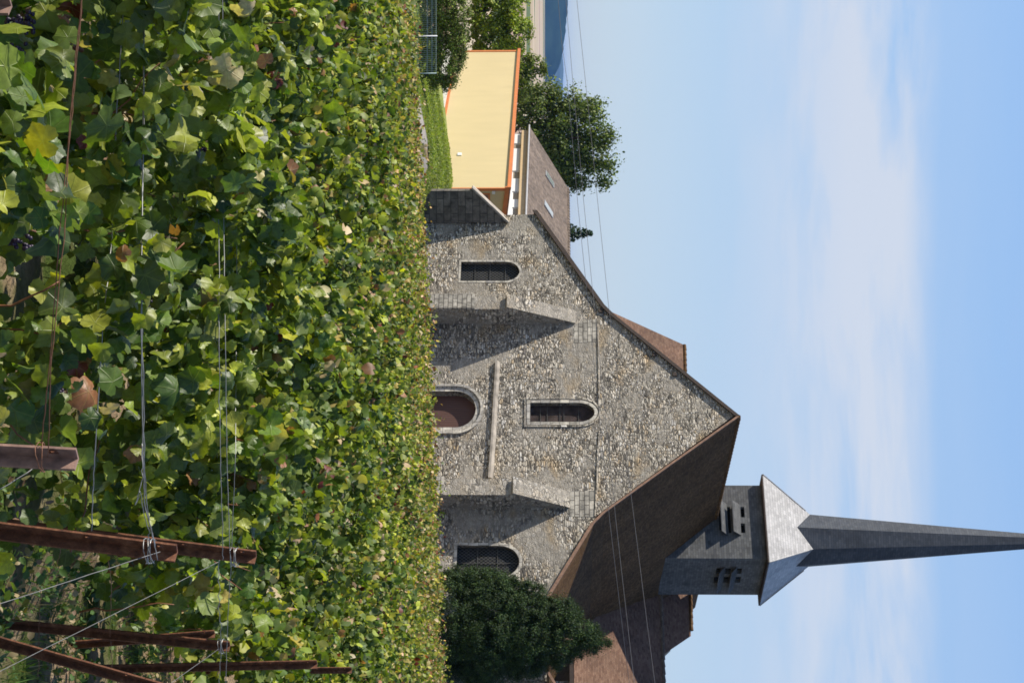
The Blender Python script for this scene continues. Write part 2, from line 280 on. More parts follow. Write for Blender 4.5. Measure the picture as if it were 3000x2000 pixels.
# leaves
def leafmat(name, trans=.3, rough=.42, veins=False, spec=.5, tcol=(.9, 1.15, .25)):
    m, t, b = newmat(name); at = N(t, 'ShaderNodeAttribute', attribute_name='tint'); o = t.nodes['Material Output']
    n = noise(t, coords(t, 'Object'), 55 if veins else 9, 4); c = mix(t, .45, at.outputs[0], ramp(t, n, [(.3, g(.25)), (.7, g(.75))]), 'OVERLAY')
    geo = N(t, 'ShaderNodeNewGeometry')
    if veins:
        s = N(t, 'ShaderNodeSeparateXYZ'); u = N(t, 'ShaderNodeTexCoord'); t.links.new(u.outputs['UV'], s.inputs[0])
        x, y = s.outputs[0], s.outputs[1]; best = None
        for a in (90, 38, 142, -15, 195):
            dx, dy = math.cos(R(a)), math.sin(R(a))
            perp = math_(t, 'ABSOLUTE', math_(t, 'SUBTRACT', math_(t, 'MULTIPLY', x, dy), math_(t, 'MULTIPLY', y, dx)))
            al = math_(t, 'ADD', math_(t, 'MULTIPLY', x, dx), math_(t, 'MULTIPLY', y, dy))
            q = math_(t, 'ADD', perp, math_(t, 'MULTIPLY', math_(t, 'LESS_THAN', al, 0.), 1.))
            best = q if best is None else math_(t, 'MINIMUM', best, q)
        vn = ramp(t, best, [(.008, g(1)), (.03, g(0))]); side = N(t, 'ShaderNodeTexWave'); side.inputs['Scale'].default_value = 3.2; side.inputs['Distortion'].default_value = 2.5
        c = mix(t, math_(t, 'MULTIPLY', vn, .25), c, (.30, .33, .10)); bump(t, b, mix(t, .6, n, vn), .5, .006)
    c = mix(t, math_(t, 'MULTIPLY', geo.outputs['Backfacing'], .4), c, (.17, .21, .10))
    t.links.new(c, b.inputs['Base Color']); b.inputs['Roughness'].default_value = rough; b.inputs['Specular IOR Level'].default_value = spec
    tr = N(t, 'ShaderNodeBsdfTranslucent'); t.links.new(mix(t, 1., c, tcol, 'MULTIPLY'), tr.inputs[0])
    ms = N(t, 'ShaderNodeMixShader'); ms.inputs[0].default_value = trans; t.links.new(b.outputs[0], ms.inputs[1]); t.links.new(tr.outputs[0], ms.inputs[2]); t.links.new(ms.outputs[0], o.inputs[0]); return m
M['vineleaf'] = leafmat('vine leaf', .30, .46, True, .45, (1.9, 2.0, .5)); M['vineleaf_far'] = leafmat('distant vine leaf', .32, .52, False, .35, (1.9, 2.0, .5))
M['treeleaf'] = leafmat('tree leaf', .25, .55, False, .3, (1.5, 1.6, .4)); M['conifer'] = leafmat('conifer spray', .08, .6, False, .2)

# ------------------------------------------------------------------ ground
def sm(a, b, x):
    t = np.clip((x - a) / (b - a), 0, 1); return t * t * (3 - 2 * t)
def gd(x, y):                                     # metres below the camera
    x = np.asarray(x, float); y = np.asarray(y, float)
    yy = np.clip(y, -20, 70); xx = np.clip(x, -25, 25)
    vine = 2.32 + .0610 * yy - np.where(xx < 0, .056, .046) * xx * (np.clip(yy, 0, 66) / 66) ** 1.6 + .32 * sm(1.0, 1.9, x) * sm(7.5, 9.3, y) * (1 - sm(16, 24, y))
    flat = 6.1 + .2 * np.clip(-x - 9, 0, 12) + .7 * sm(-8.4, -6.6, x)
    d = vine + (flat - vine) * sm(66, 71, y)
    d = d + np.clip(y - 130, 0, 390) * .1
    return d
def gz(x, y): return CZ - gd(x, y)
def grid(xs, ys, zf, name, mat, off=0.):
    X, Y = np.meshgrid(xs, ys); Z = zf(X, Y) + off; nx, ny = len(xs), len(ys)
    V = np.stack([X, Y, Z], -1).reshape(-1, 3); Fc = [(j * nx + i, j * nx + i + 1, (j + 1) * nx + i + 1, (j + 1) * nx + i) for j in range(ny - 1) for i in range(nx - 1)]
    me = bpy.data.meshes.new(name); me.from_pydata(V.tolist(), [], Fc); me.update(); return fin(name, me, mat, smooth=True)
m, t, b = newmat('earth and fields'); v = coords(t)
near = ramp(t, noise(t, v, 3.5, 7, .5, .7), [(.3, (.12, .08, .05)), (.5, (.26, .19, .12)), (.68, (.40, .31, .21))])
nearg = mix(t, ramp(t, noise(t, v, 1.3, 5), [(.45, g(0)), (.6, g(1))]), near, (.06, .085, .022))
vf = coords(t, 'Object', (.0016, .0042, 1), (0, 0, R(14))); vo = N(t, 'ShaderNodeTexVoronoi'); vo.inputs['Scale'].default_value = 1; vo.inputs['Randomness'].default_value = .7; t.links.new(vf, vo.inputs['Vector'])
sp = N(t, 'ShaderNodeSeparateColor'); t.links.new(vo.outputs['Color'], sp.inputs[0])
far = ramp(t, sp.outputs[0], [(0, (.42, .33, .20)), (.25, (.50, .40, .27)), (.42, (.12, .15, .05)), (.58, (.38, .27, .19)), (.74, (.09, .11, .045)), (.9, (.55, .46, .32))], 'CONSTANT')
s = N(t, 'ShaderNodeSeparateXYZ'); t.links.new(v, s.inputs[0]); fm = ramp(t, math_(t, 'DIVIDE', s.outputs[1], 1000.), [(.12, g(0)), (.3, g(1))])
t.links.new(mix(t, fm, nearg, far), b.inputs['Base Color']); b.inputs['Specular IOR Level'].default_value = 0; b.inputs['Roughness'].default_value = .95; bump(t, b, noise(t, v, 9, 6, 0, .7), .8, .08); M['earth'] = m
xs = np.concatenate([-np.geomspace(9000, 30, 26), np.linspace(-28, -4, 17), np.linspace(-3.6, 8, 59), np.linspace(9, 28, 14), np.geomspace(30, 9000, 26)])
ys = np.concatenate([np.linspace(-30, 3, 12), np.linspace(3.3, 22, 90), np.linspace(23, 72, 50), np.linspace(74, 136, 22), np.geomspace(140, 16000, 44)])
def gzn(x, y):
    n = np.sin(x * 7.1 + y * 2.3) * np.sin(y * 6.3 - x * 1.7) * .02 + np.sin(x * 17 + y * 11) * .008
    return gz(x, y) + n * (y < 30)
grid(xs, ys, gzn, 'ground', M['earth'])['kind'] = 'structure'
# path and lawn beyond the vines
M['path'] = plain('gritty grey track', (.27, .245, .21), .95, 2.5, .3, bs=.6)
m, t, b = newmat('mown grass'); v = coords(t); c = ramp(t, noise(t, v, .6, 6, 0, .6), [(.3, (.085, .125, .016)), (.5, (.16, .20, .028)), (.7, (.27, .29, .06))]); c = mix(t, .5, c, ramp(t, noise(t, v, 9, 4), [(.3, g(.25)), (.7, g(.75))]), 'OVERLAY')
t.links.new(c, b.inputs['Base Color']); b.inputs['Roughness'].default_value = .9; bump(t, b, noise(t, v, 14, 4), .8, .08); M['lawn'] = m
o = grid(np.linspace(-26, 24, 40), np.linspace(70.5, 79.2, 10), gz, 'path', M['path'], .02); o['kind'] = 'structure'
o = grid(np.linspace(-30, -6.4, 40), np.linspace(79.2, 122, 30), gz, 'lawn', M['lawn'], .03); o['kind'] = 'structure'
# far hills
def ridge(name, prof, Y, depth, mat, base=-60):
    V = []; Fc = []; n = 0
    us = np.linspace(prof[0][0], prof[-1][0], 90); hs_ = np.interp(us, [p[0] for p in prof], [p[1] for p in prof])
    rr = np.random.default_rng(3); hs_ = hs_ + rr.normal(0, 1.1, len(us))
    cols = 9
    for i, (u, v) in enumerate(zip(us, hs_)):
        top = (PY(u, v, Y)).z
        for k in range(cols):
            f = k / (cols - 1); y = Y - depth / 2 + depth * f; h = math.sin(math.pi * f) ** .8; V.append(((u - 1000) / FPX * Y, y, base + (top - base) * h))
    Fc = [(i * cols + k, (i + 1) * cols + k, (i + 1) * cols + k + 1, i * cols + k + 1) for i in range(len(us) - 1) for k in range(cols - 1)]
    o = mk(name, V, Fc, mat, smooth=True); o['kind'] = 'structure'; return o
M['forest'] = plain('wooded hill', (.020, .036, .022), 1, .02, .35, bs=0, spec=0); M['farhill'] = plain('distant hill', (.07, .09, .07), 1, .004, .3, bs=0, spec=0)
ridge('hill', [(-900, 1655), (-400, 1668), (-100, 1667), (30, 1663), (134, 1652), (190, 1640), (225, 1624), (243, 1597), (262, 1580)], 5600, 420, M['forest'])
ridge('hill', [(-1500, 1650), (0, 1652), (240, 1650), (420, 1646), (800, 1643), (1500, 1648), (2600, 1640)], 11000, 2400, M['farhill'])

# ------------------------------------------------------------------ foliage engine
def outline(n, kind):
    th = np.linspace(0, 2 * np.pi, n, endpoint=False) + np.pi / 2
    if kind == 'vine':
        a = np.degrees(th) % 360; r = np.full(n, .70)
        for c, h, wd in ((90, .30, 38), (28, .21, 32), (152, .21, 32), (328, .10, 34), (212, .10, 34)):
            d = np.abs((a - c + 180) % 360 - 180); r = np.maximum(r, .69 + h * np.clip(1 - d / wd, 0, 1) ** .8)
        d = np.abs((a - 270 + 180) % 360 - 180); r = r * (1 - .70 * np.clip(1 - d / 20, 0, 1))
        r = r * (1 + .035 * (np.arange(n) % 2 * 2 - 1))
    else: r = .55 + .45 * np.abs(np.sin(th)) ** 2
    return np.stack([r * np.cos(th), r * np.sin(th)], 1)
def template(n, inner, kind, seed):
    rg = np.random.default_rng(seed); o = outline(n, kind); P = [np.zeros((1, 2))]
    if inner: P.append(o * .55)
    P.append(o); P = np.concatenate(P); F = []
    if inner:
        F += [(0, 1 + i, 1 + (i + 1) % n) for i in range(n)]
        for i in range(n):
            j = (i + 1) % n; F += [(1 + i, 1 + n + i, 1 + n + j), (1 + i, 1 + n + j, 1 + j)]
    else: F += [(0, 1 + i, 1 + (i + 1) % n) for i in range(n)]
    x, y = P[:, 0], P[:, 1]; r = np.hypot(x, y); th = np.arctan2(y, x)
    z = rg.uniform(-.6, .15) * r ** 2 + rg.uniform(-.25, .75) * np.abs(x) ** 1.2 + rg.uniform(.03, .12) * np.sin(th * 5 + rg.uniform(0, 6)) * r ** 2 + .015 * np.sin(th * 11 + rg.uniform(0, 6)) * r + rg.uniform(-.8, .2) * np.clip(y, 0, 1) ** 2 + rg.uniform(-.45, .45) * x * y
    if kind != 'vine': z *= .6
    return np.stack([x, y, z], 1).astype(np.float32), np.array(F, np.int32), P.astype(np.float32)
TH = [template(30, True, 'vine', i) for i in range(10)]
TM = [template(12, False, 'vine', i + 20) for i in range(6)]
TL = [template(6, False, 'x', i + 40) for i in range(5)]
TQ = [template(4, False, 'x', i + 60) for i in range(4)]
def leaves(name, pos, nrm, size, tint, temps, mat, parent=None, rng=RNG, tipdown=.0):
    n = len(pos); nrm = nrm / np.linalg.norm(nrm, axis=1)[:, None]
    a = rng.normal(size=(n, 3)); a[:, 2] -= tipdown * 3; a -= (a * nrm).sum(1)[:, None] * nrm; a /= np.linalg.norm(a, axis=1)[:, None]; bx = np.cross(a, nrm)
    which = rng.integers(0, len(temps), n); VV = []; FF = []; TT = []; UU = []; base = 0
    for k, (tv, tf, tuv) in enumerate(temps):
        s = which == k; c = s.sum()
        if not c: continue
        sz = size[s][:, None, None]
        P = pos[s][:, None, :] + sz * (tv[None, :, 0:1] * bx[s][:, None, :] + tv[None, :, 1:2] * a[s][:, None, :] + tv[None, :, 2:3] * nrm[s][:, None, :])
        VV.append(P.reshape(-1, 3)); m_ = len(tv); FF.append((tf[None] + (np.arange(c) * m_)[:, None, None] + base).reshape(-1, 3)); base += c * m_
        TT.append(np.repeat(tint[s], m_, 0)); UU.append(np.tile(tuv, (c, 1)))
    V = np.concatenate(VV).astype(np.float32); Fa = np.concatenate(FF).astype(np.int32); T = np.concatenate(TT); U = np.concatenate(UU)
    me = bpy.data.meshes.new(name); me.vertices.add(len(V)); me.vertices.foreach_set('co', V.ravel()); me.loops.add(Fa.size); me.loops.foreach_set('vertex_index', Fa.ravel())
    me.polygons.add(len(Fa)); me.polygons.foreach_set('loop_start', np.arange(len(Fa), dtype=np.int32) * 3); me.update()
    at = me.attributes.new('tint', 'FLOAT_COLOR', 'POINT'); at.data.foreach_set('color', np.concatenate([T, np.ones((len(T), 1))], 1).astype(np.float32).ravel())
    uv = me.uv_layers.new(name='UVMap'); uv.data.foreach_set('uv', U[Fa.ravel()].ravel())
    me.polygons.foreach_set('use_smooth', np.ones(len(Fa), bool)); me.materials.append(mat)
    o = bpy.data.objects.new(name, me); C.objects.link(o); o.parent = parent; return o
VP = np.array([(.044, .078, .013), (.080, .125, .018), (.135, .178, .022), (.215, .25, .026), (.30, .33, .035), (.31, .25, .08), (.21, .10, .045), (.12, .025, .018), (.38, .30, .19)])
def vtint(n, dry=0., rng=RNG):
    p = np.array([.20, .23, .24, .19, .08, .015 + dry * .35, .012 + dry * .25, .005 + dry * .06, .006 + dry * .3]); p /= p.sum()
    c = VP[rng.choice(len(VP), n, p=p)]; return np.clip(c * rng.uniform(.75, 1.3, (n, 1)) * rng.uniform(.9, 1.1, (n, 3)), 0, 1)

# ------------------------------------------------------------------ vine rows
ROWY = [4.75 + 1.5 * i for i in range(41)]
def row_end(i):
    return [.30, .80, 1.02, 1.5, 1.85, 2.2][i] if i < 6 else 60
def canopy(Y, x0, x1, per_m, rng, hmin=.25, top=1.25, dry=0., sparse=None, size=(.045, .095), fat=.30):
    n = int((x1 - x0) * per_m); x = rng.uniform(x0, x1, n)
    ph = Y * 3.7; hump = .10 * np.sin(x * 2.1 + ph) + .09 * np.sin(x * 5.3 + ph * 2) + .07 * np.sin(x * 11 + ph)
    f = rng.beta(1.7, 1.1, n); hgt = hmin + (top + hump - hmin) * f
    w_ = fat * (1 - .55 * np.clip((f - .6) / .4, 0, 1)); y = Y + rng.normal(0, 1, n) * w_ * .62 + .06 * np.sin(x * 3 + ph)
    sh = rng.random(n) < (.05 if Y < 58 else .10); hgt[sh] += rng.uniform(0, .26 if Y < 58 else .42, sh.sum())
    if sparse is not None: k = rng.random(n) < sparse(x, hgt); x, y, hgt = x[k], y[k], hgt[k]; n = len(x)
    z = gz(x, y) + hgt
    nr = np.stack([rng.normal(-.2, .7, n), -.35 + rng.normal(0, .7, n) + (y - Y) * 1.5, rng.normal(.55, .55, n)], 1)
    nr[:, 2] = np.where(nr[:, 2] < -.2, -nr[:, 2], nr[:, 2])
    tn = vtint(n, dry, rng); ky = np.sin(x * 1.9 + ph * 1.3) + np.sin(x * 4.3 - ph * .7) + .8 * np.sin(x * 8.7 + hgt * 6 + ph); yl = np.clip(ky * .28, -.35, .55)[:, None]
    tn = np.clip(tn * (1 + yl * np.array([.48, .32, .1])) * (1.08 + .08 * np.clip((Y - 25) / 35, 0, 1)) * np.array([1 + .12 * min(Y / 60, 1), 1, .95]), 0, 1); gap = np.sin(x * 6.1 + ph * 2.2) * np.sin(x * 2.7 - ph) + .55 * np.sin(hgt * 9 + x * 3.3 + ph); kk = (gap + rng.normal(0, .25, n)) > -.62
    cl = rng.normal(0, .28, (64, 3)); ci = (np.floor(x * 6 + ph).astype(int) * 7 + np.floor(hgt * 7).astype(int)) % 64; nr = nr + cl[ci] * 1.3
    return np.stack([x, y, z], 1)[kk], nr[kk], (rng.uniform(size[0], size[1], n) * rng.choice([1, 1, 1, 1.35, .7], n))[kk], tn[kk]
names = ['nearest vine row at the foot of the picture with large dark green leaves', 'second vine row from the front ending at the tall leaning rusty post',
         'third vine row from the front thinning out behind the two overlapping rusty posts', 'fourth vine row from the front ending at the leaning post with wrapped wires',
         'fifth vine row from the front at the level of the upper short post tops', 'sixth vine row from the front running out past the furthest post']
def wiggle(p, q, n, amp, rng):
    p, q = Vector(p), Vector(q)
    return [p.lerp(q, k / (n - 1)) + Vector(rng.normal(0, amp, 3)) * (0 if k in (0,) else 1) for k in range(n)]
for i in range(6):
    Y = ROWY[i]; rng = np.random.default_rng(100 + i); x0 = -.2 * Y - .35; x1 = row_end(i)
    z0 = float(gz((x0 + x1) / 2, Y)); t_ = thing('vine_row', names[i], 'vine row', Matrix.Translation(((x0 + x1) / 2, Y, z0)), 'vine rows nearest the camera')
    def sp_(x, h, i=i, x1=x1):
        e_ = np.clip((x1 - x) / .55, 0, 1)
        if i == 0: lim = np.where(x > -.30, .60 + .0 * x, 1.6); return np.where(h > lim, .0, 1.) * (.25 + .75 * e_)
        if i == 1: lim = np.where(x > .05, .95 - .45 * np.clip((x - .05) / .7, 0, 1), 1.6); return np.where(h > lim, .04, 1.) * (.1 + .9 * e_)
        if i == 2: lim = np.where(x > .55, 1.15 - .8 * np.clip((x - .55) / .5, 0, 1), 1.6); return np.where(h > lim, .05, 1.) * (.15 + .85 * e_)
        return (.25 + .75 * e_)
    P, nr, szz, ti = canopy(Y, x0, x1, 640, rng, sparse=sp_, size=(.028, .082))
    if i == 0:        # the big leaves low in the picture
        k = rng.random(len(szz)) < .06; szz[k] *= 1.45; ti[k] *= .8
    org = np.array([(x0 + x1) / 2, Y, z0]); leaves('foliage', P - org, nr, szz, ti, TH, M['vineleaf'], t_, rng, .5)
    o3 = Vector(org); rg = rng
    for k in range(int((x1 - x0) / .95)):
        xx = x0 + .4 + k * .95; zz = float(gz(xx, Y)); mb = MB()
        mb.tube([Vector((xx, Y, zz - .05)) - o3, Vector((xx + .03, Y + .02, zz + .2)) - o3, Vector((xx - .02, Y - .02, zz + .42)) - o3, Vector((xx + .10, Y, zz + .60)) - o3], .026, 7, .016)
        mb.build('trunk', M['bark'], t_, True)
    for k in range(int((x1 - x0) * 5)):
        xx = rg.uniform(x0, x1 - .05); zz = float(gz(xx, Y)); h0 = rg.uniform(.35, .6); ln = rg.uniform(.4, .75)
        dx = rg.normal(0, .35); mb = MB(); p = Vector((xx, Y + rg.normal(-.16, .1), zz + h0)) - o3; q = p + Vector((dx, rg.normal(-.05, .1), ln * .8))
        if (i == 0 and xx > -.3) or (i in (1, 2) and xx > x1 - .7): q.z = p.z + .12; q.x = p.x - abs(dx) * 1.2 - .1
        mb.tube(wiggle(p, q, 7, .012, rg), .0055, 5, .003); mb.build('cane', M['cane'], t_, True)
    for k in range((5, 4, 3, 2, 2, 1)[i]):
        xx = rg.uniform(max(x0, -.19 * Y), x1 - .4); zz = float(gz(xx, Y)); cz = zz + rg.uniform(.55, .85); mb = MB()
        for q in range(44):
            f = rg.random(); rr = .026 * (1 - f * .7); c = Vector((xx + rg.normal(0, rr * .8), Y - .24 + rg.normal(0, rr * .6), cz - f * .10)) - o3
            bmx = bmesh.new(); bmesh.ops.create_icosphere(bmx, subdivisions=2, radius=.0085); mb.add([v_.co + c for v_ in bmx.verts], [[a_.index for a_ in f_.verts] for f_ in bmx.faces]); bmx.free()
        mb.build('grape_cluster', M['grape'], t_, True)
PP = [[], [], [], []]; PF = [[], [], [], []]
for i in range(6, 41):
    Y = ROWY[i]; rng = np.random.default_rng(100 + i); hw = .205 * Y + 2.2; dry = .05 + max(0, (Y - 22) / 44) * .55; mid = Y < 30
    P = canopy(Y, -hw, hw, 560 if mid else 400, rng, .55 if not mid else .35, 1.25, dry + (.5 if i == 40 else 0), size=(.026, .078) if mid else (.035, .08), fat=.30 if mid else .34)
    for k in range(4): (PP if mid else PF)[k].append(P[k])
o = leaves('vine_canopy', *[np.concatenate(a) for a in PP], TM, M['vineleaf_far'], None, RNG, .5); PF = [np.concatenate(a) for a in PF]
tag(o, 'leafy middle stretch of the vineyard between the near rows and the far slope', 'vines', kind='stuff')
o = leaves('vine_canopy', *PF, TL, M['vineleaf_far'], None, RNG, .3); tag(o, 'far stretch of the vineyard with small yellowing leaves below the church', 'vines', kind='stuff')

# ------------------------------------------------------------------ posts, wires
def Lpost(name, label, pb, pt, wd, Y, Y2=None, pale=False, extend=True):
    """rusty angle-iron stake: image points of its foot end and top (centre), flange-to-flange width"""
    Y2 = Y if Y2 is None else Y2; a = PY(*pb, Y2); b = PY(*pt, Y); ax = (b - a).normalized()
    if extend:
        while a.z > float(gz(a.x, a.y)) - .05: a = a - ax * .1
    side = ax.cross(Vector((0, 1, 0))).normalized(); back = side.cross(ax).normalized()
    if back.y < 0: back = -back
    h = wd / 2; th = .006
    prof = [(-h, 0), (0, h * 1.0), (h, 0), (h - th, -th), (0, h * 1.0 - 1.9 * th), (-h + th, -th)]
    o_ = a.copy(); V = [side * p + back * q for p, q in prof]; V2 = [v + (b - o_) for v in V]
    t_ = thing(name, label, 'vineyard post', Matrix.Translation(o_), 'rusty angle iron posts at the row ends')
    mb = MB(); n = 6; mb.add(V + V2, [[k, (k + 1) % n, (k + 1) % n + n, k + n] for k in range(n)] + [[0, 1, 4, 5], [1, 2, 3, 4], [6, 11, 10, 7], [7, 10, 9, 8]])
    mb.build('stake', M['rust_pale'] if pale else M['rust'], t_)
    for f in (.05, .32):           # notch tabs folded out of the flange
        mb = MB(); c = (b - o_) - ax * (f); mb.add([c + side * (h * .35) + back * (h * .3), c + side * (h * .75) + back * (h * .05), c + side * (h * .75) + back * (h * .05) - ax * .03, c + side * (h * .35) + back * (h * .3) - ax * .03, c + side * (h * .5) - back * .012 - ax * .015], [(0, 1, 4), (1, 2, 4), (2, 3, 4), (3, 0, 4)])
        mb.build('wire_hook', M['rust'], t_)
    return b, ax
P1, _ = Lpost('trellis_post', 'wide pinkish rusty post cut off low, nearest of the vineyard posts', (1333, 0), (1345, 222), .066, 4.75, pale=True)
P2, _ = Lpost('trellis_post', 'tall dark rusty post leaning right with galvanised wires wrapped near its top', (1555, 0), (1620, 515), .070, 6.25)
P3, _ = Lpost('trellis_post', 'shorter rusty post rising just behind the top of the tall leaning post', (1585, 380), (1632, 748), .066, 7.75)
P4, _ = Lpost('trellis_post', 'slim dark leaning post with wire ends wound round its top at the right edge', (1825, 0), (1893, 672), .060, 9.25)
P5, _ = Lpost('trellis_post', 'narrow post with an orange lit flange beside the right edge', (1958, 326), (1945, 928), .066, 12.3)
P6, _ = Lpost('trellis_post', 'thin far post rising just behind the orange lit one', (1965, 500), (1962, 1030), .066, 16.5)
P7, _ = Lpost('trellis_post', 'orange lit slanting brace post seen behind the slim dark leaning post', (1896, 110), (1856, 628), .058, 11.5)
P8, _ = Lpost('trellis_post', 'long strut slanting steeply up to the right corner across the weeds', (1880, 0), (2040, 560), .058, 8.3)
P9, _ = Lpost('trellis_post', 'pale post end just showing in the lower left corner', (12, -60), (14, 26), .062, 4.72, pale=True)
def wire(label, pts, r, mat, name='trellis_wire', cat='wire', wob=0., grp='trellis wires of the vine rows'):
    rg = np.random.default_rng(int(abs(pts[0][0] * 7 + pts[0][1])) + 5); W = [PY(u, v, y) for u, v, y in pts]; o_ = W[0].copy(); D = []
    for a, b in zip(W[:-1], W[1:]):
        n = 10
        for k in range(n): D.append(a.lerp(b, k / n) - o_ + Vector(rg.normal(0, wob, 3)))
    D.append(W[-1] - o_); mb = MB().tube(D, r, 5); ob = mb.build(name, mat, None, True); ob.location = o_; tag(ob, label, cat, grp if cat == 'wire' else None); return ob
wire('upper strand of the rusty wire pair on the nearest row', [(-250, 266, 4.6), (35, 238, 4.6), (360, 208, 4.6), (697, 173, 4.6), (1000, 152, 4.6), (1297, 122, 4.72)], .0016, M['rustwire'], wob=.0008)
wire('lower strand of the rusty wire pair on the nearest row', [(-250, 262, 4.62), (35, 236, 4.62), (360, 204, 4.62), (697, 188, 4.6), (1080, 148, 4.6), (1340, 140, 4.7)], .0016, M['rustwire'], wob=.0008)
wire('pale single wire running below the middle of the second row', [(-250, 380, 6.34), (366, 340, 6.34), (695, 328, 6.28), (960, 301, 6.1), (1346, 277, 6.1), (1554, 268, 6.2)], .0023, M['galv'], wob=.0012)
wire('thick galvanised wire along the top of the second row', [(-250, 424, 6.34), (366, 421, 6.34), (740, 413, 6.26), (930, 413, 6.08), (1346, 419, 6.1), (1480, 424, 6.15), (1600, 455, 6.2)], .0026, M['galv'], wob=.0008)
wire('thinner galvanised wire twisted beside the thick one on the second row', [(-250, 420, 6.36), (500, 418, 6.34), (930, 416, 6.1), (1346, 423, 6.08), (1500, 432, 6.15), (1640, 462, 6.18)], .0019, M['galv'], wob=.0016)
wire('short loose wire end curling down to the leaning second post', [(1300, 415, 6.08), (1400, 419, 6.06), (1480, 396, 6.05), (1440, 408, 6.05), (1560, 436, 6.1), (1650, 440, 6.16)], .0017, M['galv'], wob=.002)
wire('left wire of the pair reaching the third post top', [(-350, 640, 7.95), (600, 641, 7.9), (1000, 642, 7.65), (1350, 646, 7.6), (1560, 652, 7.6), (1640, 652, 7.68)], .0019, M['galv'], wob=.0015)
wire('straight wire of the pair reaching the third post top', [(-350, 650, 7.95), (600, 655, 7.9), (1000, 660, 7.66), (1350, 665, 7.62), (1600, 673, 7.62), (1660, 676, 7.7)], .0019, M['galv'], wob=.0006)
wire('far straight wire passing behind the third post towards the fourth', [(-400, 700, 9.35), (1000, 692, 9.3), (1350, 689, 8.9), (1620, 678, 8.95), (1890, 664, 9.2), (2100, 660, 9.2)], .0019, M['galv'], wob=.0012)
wire('wavy lower wire between the third and fourth posts', [(1640, 640, 7.7), (1780, 642, 8.6), (1880, 648, 9.15), (2100, 640, 9.2)], .0019, M['galv'], wob=.004)
wire('rusty low wire crossing behind the leaning posts', [(1640, 318, 7.5), (1700, 326, 8.2), (1850, 322, 9.2), (1960, 330, 9.6), (2100, 332, 9.8)], .0017, M['rustwire'], wob=.002)
wire('second rusty low wire crossing near the bottom of the leaning posts', [(1560, 190, 7.2), (1640, 170, 8.2), (1720, 118, 8.9), (1870, 114, 9.2), (1980, 112, 9.6)], .0016, M['rustwire'], wob=.003)
def loops(label, c, ax, wd, n, seed, r=.0018, mat='galv'):
    rg = np.random.default_rng(seed); D = []
    for k in range(n * 14):
        a = k * 2 * math.pi / 14; D.append(Vector((math.cos(a) * wd * .62, -.004 + math.sin(a) * wd * .62 - .01, (k / 14 - n / 2) * .008 + .006 * math.sin(a * 1.3))) + Vector(rg.normal(0, .001, 3)))
    ob = MB().tube(D, r, 5).build('wire_binding', M[mat], None, True); ob.location = c; tag(ob, label, 'wire'); return ob
loops('galvanised wire wound in turns round the top of the leaning second post', PY(1612, 442, 6.25), None, .075, 4, 1)
loops('galvanised wire wound round the third post just below its top', PY(1630, 690, 7.75), None, .07, 4, 2)
loops('wire turns round the head of the slim fourth post', PY(1890, 650, 9.25), None, .065, 4, 3)
loops('rusty wire loops round the nearest post', PY(1338, 128, 4.75), None, .068, 2, 4, .0015, 'rustwire')
GG = 'guy wires bracing the end posts'
def guy(label, a, b): 
    ob = wire(label, [a, b], .0016, M['guy'], 'guy_wire', 'wire', .0006, GG)
guy('guy wire slanting from the tall second post down to the bottom edge', (1615, 470, 6.2), (1790, -70, 5.6))
guy('long guy wire slanting from the third post down past the slim fourth post', (1645, 640, 7.7), (2010, -90, 6.6))
guy('short guy wire at the right edge running up to the fourth post', (1900, 640, 9.2), (2080, 390, 8.4))
guy('thin rusty guy wire slanting left from the nearest post', (1375, 95, 4.74), (1480, -80, 4.6))

# ------------------------------------------------------------------ weeds by the row ends
rng = np.random.default_rng(5); n = 22000; x = rng.uniform(.5, 6.5, n); y = rng.uniform(5.5, 18, n); k = (noise_ := np.sin(x * 3.1 + y * 1.7) + np.sin(x * 1.3 - y * 2.9) + rng.normal(0, .8, n)) > -.5; x, y = x[k], y[k]; n = len(x)
P = np.stack([x, y, gz(x, y) + rng.uniform(0, .12, n)], 1); nr = np.stack([rng.normal(0, .6, n), rng.normal(-.2, .6, n), rng.uniform(.2, 1, n)], 1)
wt = np.array([(.06, .12, .03), (.09, .16, .04), (.05, .10, .04), (.24, .19, .09), (.32, .25, .15), (.17, .10, .06)])[rng.choice(6, n, p=[.28, .25, .2, .1, .1, .07])]
o = leaves('weeds', P, nr, rng.uniform(.012, .038, n), wt, TL, M['vineleaf_far'], None, rng, 0); tag(o, 'low weeds and dry litter on the bare earth past the row ends', 'weeds', kind='stuff')
n = 16000; x = rng.uniform(.6, 6.5, n); y = rng.uniform(5.5, 18, n); k = (np.sin(x * 2.3 + y) + np.sin(y * 2.1 - x) + rng.normal(0, .7, n)) > .3; x, y = x[k], y[k]; n = len(x); z = gz(x, y)
hh = rng.uniform(.05, .17, n); dx = rng.normal(0, .05, n); dy = rng.normal(0, .05, n); wd = rng.uniform(.0025, .005, n)
V = np.stack([np.stack([x - wd, y, z], 1), np.stack([x + wd, y, z], 1), np.stack([x + dx, y + dy, z + hh], 1)], 1).reshape(-1, 3)
me = bpy.data.meshes.new('grass'); me.from_pydata(V.tolist(), [], np.arange(3 * n).reshape(-1, 3).tolist()); at = me.attributes.new('tint', 'FLOAT_COLOR', 'POINT')
gt = np.array([(.10, .18, .04), (.07, .14, .035), (.16, .22, .06), (.36, .30, .16)])[rng.choice(4, n, p=[.35, .3, .2, .15])]; at.data.foreach_set('color', np.repeat(np.concatenate([gt, np.ones((n, 1))], 1), 3, 0).astype(np.float32).ravel())
o = fin('grass', me, M['vineleaf_far'], uv=False); tag(o, 'fine green and straw grass blades on the earth past the row ends', 'grass', kind='stuff')

